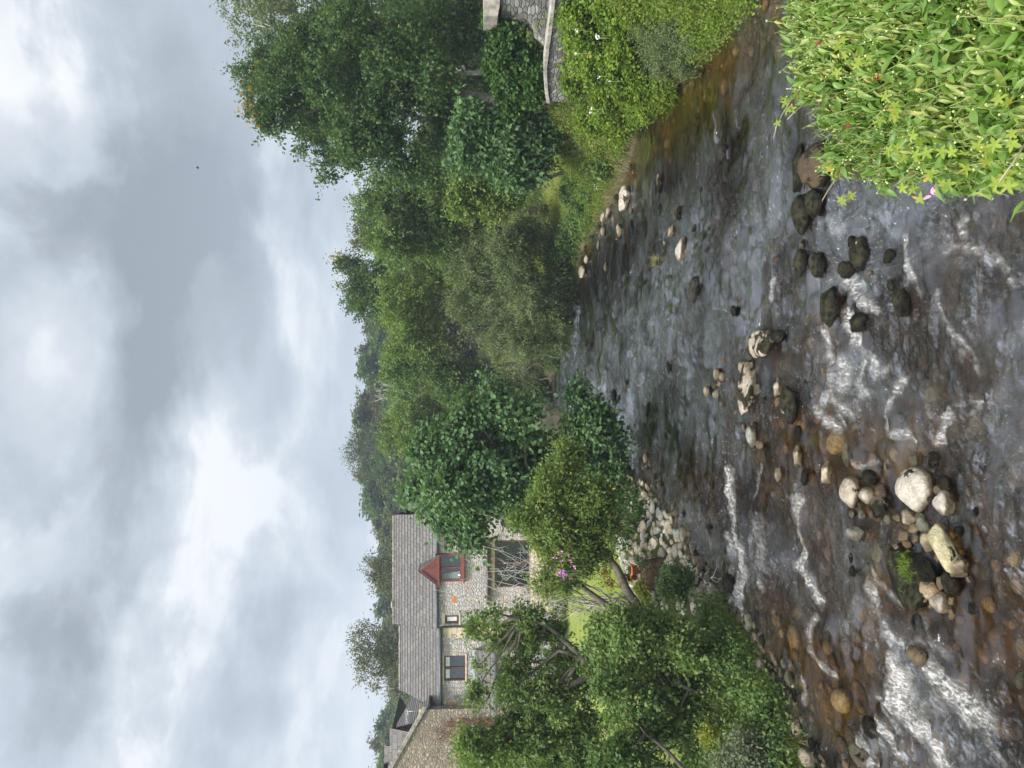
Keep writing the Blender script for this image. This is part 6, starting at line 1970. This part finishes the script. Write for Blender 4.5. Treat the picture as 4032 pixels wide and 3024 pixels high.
for i in range(len(wp) - 1):
    for k in range(3):
        sub_pts.append((wp[i].lerp(wp[i + 1], k / 3 + .004), wp[i].lerp(wp[i + 1], (k + 1) / 3 - .004)))
for a, b in sub_pts:
    t_ = (b - a)
    t_.z = 0
    t_.normalize()
    n_ = Vector((-t_.y, t_.x, 0))
    if n_.x > 0:
        n_ = -n_
    k = len(V)
    jz = random.uniform(-.008, .008)
    for p_ in (a, b):
        for off, dz_ in ((.08, -.058), (.08, .06), (-.42, .06), (-.42, -.058)):
            q_ = p_ + n_ * off
            V.append((q_.x, q_.y, p_.z + dz_ + jz))
    F += [(k, k + 1, k + 2, k + 3), (k + 7, k + 6, k + 5, k + 4), (k, k + 4, k + 5, k + 1), (k + 1, k + 5, k + 6, k + 2), (k + 2, k + 6, k + 7, k + 3)]
cpg = mesh_obj('coping', V, F, M['coping'], rw_)
md = cpg.modifiers.new('bevel', 'BEVEL')
md.width = .015
# ruined stone building at the right edge
rb = empty('stone_ruin', (P(2100, 20, 26).x, 26, 2.0), 'dark ruined stone building with slab cap at the right edge', 'building')
V, F = [], []


def polywall(name, pts, d, th, mat, parent):
    fr = [P(a, b, d) for a, b in pts]
    V = [tuple(q) for q in fr] + [(q.x, q.y + th, q.z) for q in fr]
    n = len(fr)
    F = [tuple(range(n)), tuple(range(2 * n - 1, n - 1, -1))] + [(i, i + n, (i + 1) % n + n, (i + 1) % n) for i in range(n)]
    return mesh_obj(name, V, F, mat, parent)


polywall('wall', [(2180, -60), (2180, 150), (2150, 130), (2120, 115), (2085, 80), (2050, 60), (2040, 45), (1975, 40), (1970, -60)], 26, .6, M['wall_grey'], rb)
polywall('slab_cap', [(1970, -60), (1968, 20), (1960, 60), (1905, 66), (1904, -60)], 25.8, 1.0, M['coping'], rb)
polywall('wall', [(2190, 40), (2190, 190), (2150, 160), (2110, 120), (2100, 70), (2120, 40)], 24.8, .5, M['wall_grey'], rb)

# terracotta pots on the garden bed
def pot(x, y, z, s, label, tilt=0.0):
    prof = [(0.0, 0), (.11, 0), (.155, .22), (.17, .22), (.175, .28), (.155, .28), (.15, .25), (0, .24)]
    bm = bmesh.new()
    rings = []
    for pr, pz in prof:
        ring = [bm.verts.new((pr * math.cos(2 * math.pi * i / 20), pr * math.sin(2 * math.pi * i / 20), pz)) for i in range(20)] if pr > 0 else [bm.verts.new((0, 0, pz))]
        rings.append(ring)
    for a, b in zip(rings[:-1], rings[1:]):
        for i in range(20):
            if len(a) == 1:
                bm.faces.new((a[0], b[(i + 1) % 20], b[i]))
            elif len(b) == 1:
                bm.faces.new((a[i], a[(i + 1) % 20], b[0]))
            else:
                bm.faces.new((a[i], a[(i + 1) % 20], b[(i + 1) % 20], b[i]))
    me = bpy.data.meshes.new('pot')
    bm.to_mesh(me)
    bm.free()
    me.materials.append(M['terracotta'])
    for p_ in me.polygons:
        p_.use_smooth = True
    root = empty('flower_pot', (x, y, z), label, 'flower pot')
    a = link('pot', me, root)
    a.location = (0, 0, 0)
    a.scale = (s, s, s)
    b = mesh_obj('soil', [(.15 * s * math.cos(i * .314), .15 * s * math.sin(i * .314), .245 * s + .01 * (i % 3)) for i in range(20)], [tuple(range(20))], M['soil'])
    b.parent = root
    r = np.random.RandomState(3)
    q = np.zeros((60, 3)) + [0, 0, .25 * s]
    q[:, :2] += r.randn(60, 2) * .05
    c = leaves('plant', q, nrm(r.randn(60, 3) * .6 + [0, 0, 1]), nrm(r.randn(60, 3)), np.full(60, .12), np.full(60, .02), 'oval', M['lf_mid'])
    c.parent = root
    root.rotation_euler = (0, tilt, 0)
    return root


pz = 21.0
a = P(2519, 2243, pz)
pot(a.x, pz, a.z, 1.0, 'larger terracotta flower pot on the bed above the stony shore')
a = P(2505, 2274, pz + .2)
pot(a.x, pz + .2, a.z, .72, 'smaller terracotta flower pot touching the larger one', .1)
# bed of soil under them
sb = P(2532, 2310, 21.0)
bedb = mesh_obj('flower_bed', [(sb.x + .75 * math.cos(i * .3927) * (1 + .1 * math.sin(i * 3)), 21.0 + .35 * math.sin(i * .3927), sb.z - .0 + 0) for i in range(16)] + [(sb.x + .9 * math.cos(i * .3927), 21.0 + .5 * math.sin(i * .3927), sb.z - .7) for i in range(16)],
                [tuple(range(16))] + [(i, i + 16, (i + 1) % 16 + 16, (i + 1) % 16) for i in range(16)], M['soil'])
tag(bedb, kind='structure')

# flowers
def flowers(name, label, pts, mat, size, n=10, spread=.06, stem_down=.5, cat='flower'):
    b = pts[0]
    root = empty(name, (b.x, b.y, b.z - stem_down), label, cat)
    r = np.random.RandomState(int(abs(b.x) * 100) % 999)
    Q = np.repeat(np.array([tuple(p) for p in pts]), n, axis=0)
    Q = Q + r.randn(*Q.shape) * spread
    leaves('petals', Q, nrm(r.randn(*Q.shape)), nrm(r.randn(*Q.shape) + [0, -.6, .6]), np.full(len(Q), size), np.full(len(Q), size * .8), 'round', M[mat], root)
    link('stems', tube_mesh('stems', [(wobble(p - Vector((0, 0, stem_down)), p, 3, .05), [.006] * 4) for p in pts], M['stem'], 4), root)
    return root


flowers('purple_flowers', 'spike of purple flowers in the bush by the terrace', [P(2212, 2250, 20.2), P(2217, 2259, 20.2), P(2222, 2268, 20.2), P(2218, 2262, 20.2)], 'petal_purple', .06, 10)
flowers('pink_flowers', 'scattered pink flowers above the purple spike', [P(2195, 2185, 20.2), P(2202, 2180, 20.2), P(2212, 2210, 20.2), P(2205, 2265, 20.2), P(2250, 2198, 20.2), P(2243, 2280, 20.2), P(2256, 2228, 20.2)], 'petal_pink', .05, 6)
flowers('white_flowers', 'few white bindweed flowers in the bright bramble', [P(a, b, 20.6) for a, b in fl], 'petal_white', .05, 4, .02)
flowers('yellow_tall_plant', 'pale seeding plant on the right bank by the water', [P(2345, 545, 25.6), P(2340, 560, 25.8), P(2342, 735, 27.8), P(2350, 745, 28)], 'petal_white', .04, 3, .05)

# roots and drift twigs at the foot of the stony shore
rt0 = W(2790, 2330, .15)
paths = []
r = np.random.RandomState(8)
for i in range(26):
    X, Y = 2740 + r.uniform(0, 70), 2230 + r.uniform(0, 200)
    a = W(X, Y, .25 + r.rand() * .2)
    b = a + Vector((r.uniform(-.5, .5), r.uniform(-.5, .3), -.25))
    paths.append((wobble(a, b, 5, .3), [.014, .012, .011, .009, .007, .005]))
o = link('tree_roots', tube_mesh('tree_roots', paths, M['bark_dead'], 5))
tag(o, 'tangle of pale exposed roots at the foot of the stony shore', 'roots')

# bird
bp = P(780, 660, 60)
bird = empty('bird', bp, 'tiny dark bird flying high in the grey sky', 'bird')
bm = bmesh.new()
bmesh.ops.create_uvsphere(bm, u_segments=10, v_segments=6, radius=.06)
for v in bm.verts:
    v.co.x *= 2.2
    v.co.z *= .8
    if v.co.x < -.05:
        v.co.y *= .5
me = bpy.data.meshes.new('body')
bm.to_mesh(me)
bm.free()
me.materials.append(M['bird'])
b_ = link('body', me, bird)
b_.location = (0, 0, 0)
for s_ in (-1, 1):
    wv_ = mesh_obj('wing', [(.05, 0, .02), (-.05, 0, .02), (-.06, s_ * .12, .09), (.02, s_ * .13, .10), (-.08, s_ * .26, .05), (.05, 0, .032), (-.05, 0, .03), (-.06, s_ * .12, .10), (.02, s_ * .13, .112), (-.08, s_ * .26, .056)], [(0, 1, 2, 3), (3, 2, 4), (8, 7, 6, 5), (9, 7, 8)], M['bird'])
    wv_.parent = bird

hz_o = None
hv, hf = box_vf(-440, 440, -62, 910, -2.5, 62)
hm, ht = new_mat('haze')
pv = ht.n('ShaderNodeVolumePrincipled')
ht.put(pv, 'Color', (0.80, 0.88, 1.0))
ht.put(pv, 'Density', 0.0008)
ht.put(pv, 'Anisotropy', 0.3)
ho = ht.n('ShaderNodeOutputMaterial')
ht.put(ho, 1, pv.outputs[0])
hme = bpy.data.meshes.new('haze')
hme.from_pydata(hv, [], hf)
hme.materials.append(hm)
tag(link('haze', hme), 'thin summer haze over the valley', 'haze', kind='stuff')

# ------------------------------------------------------------------ near shrub at the lower right
def near_shrub():
    r = np.random.RandomState(21)
    root = empty('near_shrub', (1.7, 2.4, 0.2), 'bright green drooping-leaved shrub close to the camera at lower right', 'shrub')

    def dep(X):
        return np.interp(X, [3000, 3300, 3600, 4032, 4400], [2.55, 2.3, 1.95, 1.5, 1.2])
    lob = [(3230, 60, 150), (3200, 210, 130), (3180, 330, 85), (3330, 330, 170), (3400, 120, 230), (3300, 470, 95), (3330, 590, 110), (3260, 640, 55), (3480, 500, 190), (3460, 690, 70), (3600, 250, 260), (3620, 600, 140), (3780, 450, 240), (3760, 680, 95), (3900, 200, 300), (3930, 640, 130), (4080, 450, 260), (4100, 700, 100), (3700, 0, 280), (4150, 150, 300), (3500, -80, 240), (3250, -80, 160), (3900, -150, 300)]
    lobes = []
    for X, Y, rr in lob:
        d = float(dep(X))
        c = P(X, Y, d)
        dist = (c - Vector((0, 0, CAMH))).length
        lobes.append((np.array(c), rr * dist / FPX))
    # push centres away so the near surface keeps the outline
    view = [nrm(c - np.array([0, 0, CAMH])) for c, _ in lobes]
    lobes = [(c + v * rr * .5, rr) for (c, rr), v in zip(lobes, view)]
    C = np.array([l[0] for l in lobes])
    R = np.array([l[1] for l in lobes])
    ns = 2300
    k = r.choice(len(lobes), ns, p=R ** 2 / (R ** 2).sum())
    dr = nrm(r.randn(ns, 3) + np.array([-.35, -.55, .35]))
    rad = 0.45 + 0.5 * r.rand(ns) ** .6 + 0.16 * (r.rand(ns) > .9)
    tip = C[k] + dr * (R[k] * rad)[:, None]
    axis = nrm(dr * .55 + np.array([-.30, -.1, .75]) + r.randn(ns, 3) * .22)
    slen = r.uniform(.10, .17, ns)
    nl = 13
    t = np.linspace(0, 1, nl)[None, :] + r.uniform(-.02, .02, (ns, nl))
    ang = (np.arange(nl) * 2.4)[None, :] + r.rand(ns)[:, None] * 6.28
    a1 = nrm(np.cross(axis, [0.2, .3, 1.0]))
    a2 = np.cross(axis, a1)
    radial = a1[:, None, :] * np.cos(ang)[..., None] + a2[:, None, :] * np.sin(ang)[..., None]
    pos = tip[:, None, :] - axis[:, None, :] * ((1 - t) * slen[:, None])[..., None]
    D = radial * .55 + np.array([-.12, -.12, -.85]) + dr[:, None, :] * .18 + r.randn(ns, nl, 3) * .16
    N = radial * .8 + np.array([0, -.15, .8]) + r.randn(ns, nl, 3) * .25
    Ls = (.024 + .031 * (1 - t) ** .7) * r.uniform(.8, 1.2, (ns, nl))
    # left hand lobes carry narrower leaves
    lobeX = np.array([l[0] for l in lob])[k]
    lobeY = np.array([l[1] for l in lob])[k]
    nar = ((lobeY > 440) & (lobeX < 3650))
    wr = np.where(nar, .13, .24)[:, None] * np.ones((1, nl))
    sel = np.repeat(r.rand(ns) < .62, nl)
    pf, Df, Nf = pos.reshape(-1, 3), D.reshape(-1, 3), N.reshape(-1, 3)
    Lf = (Ls * np.where(nar, 1.0, 1.12)[:, None]).ravel()
    Wf = Lf * wr.ravel() * r.uniform(.85, 1.2, len(Lf))
    leaves('foliage', pf[sel], Df[sel], Nf[sel], Lf[sel], Wf[sel], 'lance', M['lf_front'], root, True)
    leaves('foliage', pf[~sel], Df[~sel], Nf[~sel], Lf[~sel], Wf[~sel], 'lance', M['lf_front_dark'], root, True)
    # inner filling so the mound is dense
    n2 = 9000
    k2 = r.choice(len(lobes), n2, p=R ** 3 / (R ** 3).sum())
    d2 = nrm(r.randn(n2, 3))
    p2 = C[k2] + d2 * (R[k2] * .75 * r.rand(n2) ** .4)[:, None]
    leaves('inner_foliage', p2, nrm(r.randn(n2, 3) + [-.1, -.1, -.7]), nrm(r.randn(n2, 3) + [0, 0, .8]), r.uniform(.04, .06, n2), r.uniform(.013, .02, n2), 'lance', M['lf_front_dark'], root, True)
    # green shoots and bud heads
    paths = []
    for i in range(0, ns):
        a = Vector(tip[i] - axis[i] * slen[i])
        b = Vector(tip[i] + axis[i] * .012)
        paths.append(([a, a.lerp(b, .5) + Vector(r.randn(3) * .004), b], [.0012, .0010, .0007]))
    link('shoots', tube_mesh('shoots', paths, M['stem'], 5), root)
    bm = bmesh.new()
    bmesh.ops.create_icosphere(bm, subdivisions=1, radius=1)
    BV = np.array([v.co[:] for v in bm.verts])
    BF = np.array([[v.index for v in f.verts] for f in bm.faces])
    bm.free()
    sel_i = np.where(r.rand(ns) < .28)[0]
    ctr = []
    for i in sel_i:
        ctr.append((tip[i] + axis[i] * .014, r.uniform(.0024, .0042)))
        for q in range(r.randint(0, 3)):
            ctr.append((tip[i] + axis[i] * r.uniform(-.03, .012) + r.randn(3) * .006, r.uniform(.0018, .003)))
    V = np.concatenate([BV * s + c for c, s in ctr])
    Fq = np.concatenate([BF + j * len(BV) for j in range(len(ctr))])
    link('buds', raw_mesh('buds', V, Fq.ravel(), np.full(len(Fq), 3), M['bud'], True), root)
    # woody stems down to the bank
    paths = []
    foot = Vector((1.7, 2.4, 0.2))
    hub = Vector((1.5, 2.5, 3.6))
    paths.append((wobble(foot, hub, 8, .03), [.06] * 4 + [.05] * 3 + [.04, .035]))
    for c, rr in lobes:
        paths.append((wobble(hub, Vector(c), 6, .06), [.028, .024, .02, .016, .012, .009, .006]))
    link('stems', tube_mesh('stems', paths, M['stem_wood'], 6), root)
    return root


near_shrub()


def climber():
    r = np.random.RandomState(5)
    root = empty('climber_vine', P(3600, 500, 1.9), 'yellowish star-leaved climber threaded through the near shrub', 'climber')
    spots = [(3330, 240, 60), (3350, 255, 40), (3430, 255, 45), (3510, 405, 55), (3540, 480, 60), (3500, 500, 40), (3560, 590, 60), (3610, 560, 50), (3530, 620, 40), (3650, 650, 50), (3700, 700, 40), (3720, 640, 45), (3900, 620, 60), (3960, 690, 50), (3880, 580, 40), (3950, 570, 50), (3630, 740, 45), (3580, 760, 30), (3760, 620, 50), (3930, 380, 40), (3280, 170, 40)]
    Q = []
    for X, Y, s in spots:
        d = float(np.interp(X, [3000, 3300, 3600, 4032], [2.28, 2.03, 1.68, 1.28]))
        for i in range(2):
            c = P(X + r.uniform(-s, s), Y + r.uniform(-s, s), d + .02 + r.uniform(-.03, .05))
            for j in range(5):
                Q.append((tuple(c), j))
    # free shoots reaching out over the water
    free = [[(3150, 360), (3110, 400), (3080, 450), (3060, 490), (3045, 545)], [(3180, 400), (3140, 430), (3100, 470)], [(3360, 610), (3310, 680), (3270, 735), (3237, 790)], [(3380, 740), (3330, 780), (3300, 810)], [(4040, 560), (3990, 640), (3935, 715)]]
    paths = []
    for fpt in free:
        d0 = 2.2 if fpt[0][0] < 3500 else 1.3
        pts = [P(X, Y, d0) for X, Y in fpt]
        paths.append((pts, [.0022 - .0003 * i for i in range(len(pts))]))
    for X, Y, s, d in ((3095, 395, 22, 2.2), (3110, 435, 20, 2.2), (3070, 480, 18, 2.2), (3140, 375, 14, 2.2), (3285, 690, 14, 2.2), (3310, 790, 22, 2.2), (3345, 775, 16, 2.2), (3960, 700, 20, 1.3), (3270, 655, 16, 2.2)):
        for i in range(2):
            c = P(X + r.uniform(-s, s) * .6, Y + r.uniform(-s, s) * .6, d)
            for j in range(5):
                Q.append((tuple(c), j))
    pos = np.array([q[0] for q in Q])
    ang = np.array([q[1] for q in Q]) * 1.256 + np.repeat(r.rand(len(Q) // 5) * 6, 5)
    nn = nrm(np.repeat(r.randn(len(Q) // 5, 3) * .5 + [-.3, -.7, .8], 5, axis=0))
    a1 = nrm(np.cross(nn, [.1, .2, 1.0]))
    a2 = np.cross(nn, a1)
    D = a1 * np.cos(ang)[:, None] + a2 * np.sin(ang)[:, None]
    leaves('foliage', pos, D, nn, r.uniform(.013, .021, len(Q)), r.uniform(.006, .009, len(Q)), 'oval', M['lf_vine'], root)
    link('stems', tube_mesh('stems', paths, M['stem_wood'], 5), root)
    for X, Y, mt, nm in ((3455, 308, 'petal_red', 'seed_head'), (3228, 170, 'petal_red', 'seed_head'), (3338, 497, 'petal_red', 'seed_head'), (3672, 765, 'petal_pink', 'flower')):
        d = float(np.interp(X, [3000, 3300, 3600, 4032], [2.22, 1.95, 1.62, 1.25]))
        c = np.array(P(X, Y, d))
        k = 12 if mt == 'petal_red' else 5
        q = np.repeat(c[None], k, axis=0) + r.randn(k, 3) * .002
        leaves(nm, q, nrm(r.randn(k, 3)), nrm(r.randn(k, 3)), np.full(k, .009 if k == 12 else .018), np.full(k, .004 if k == 12 else .008), 'oval', M[mt], root)


climber()
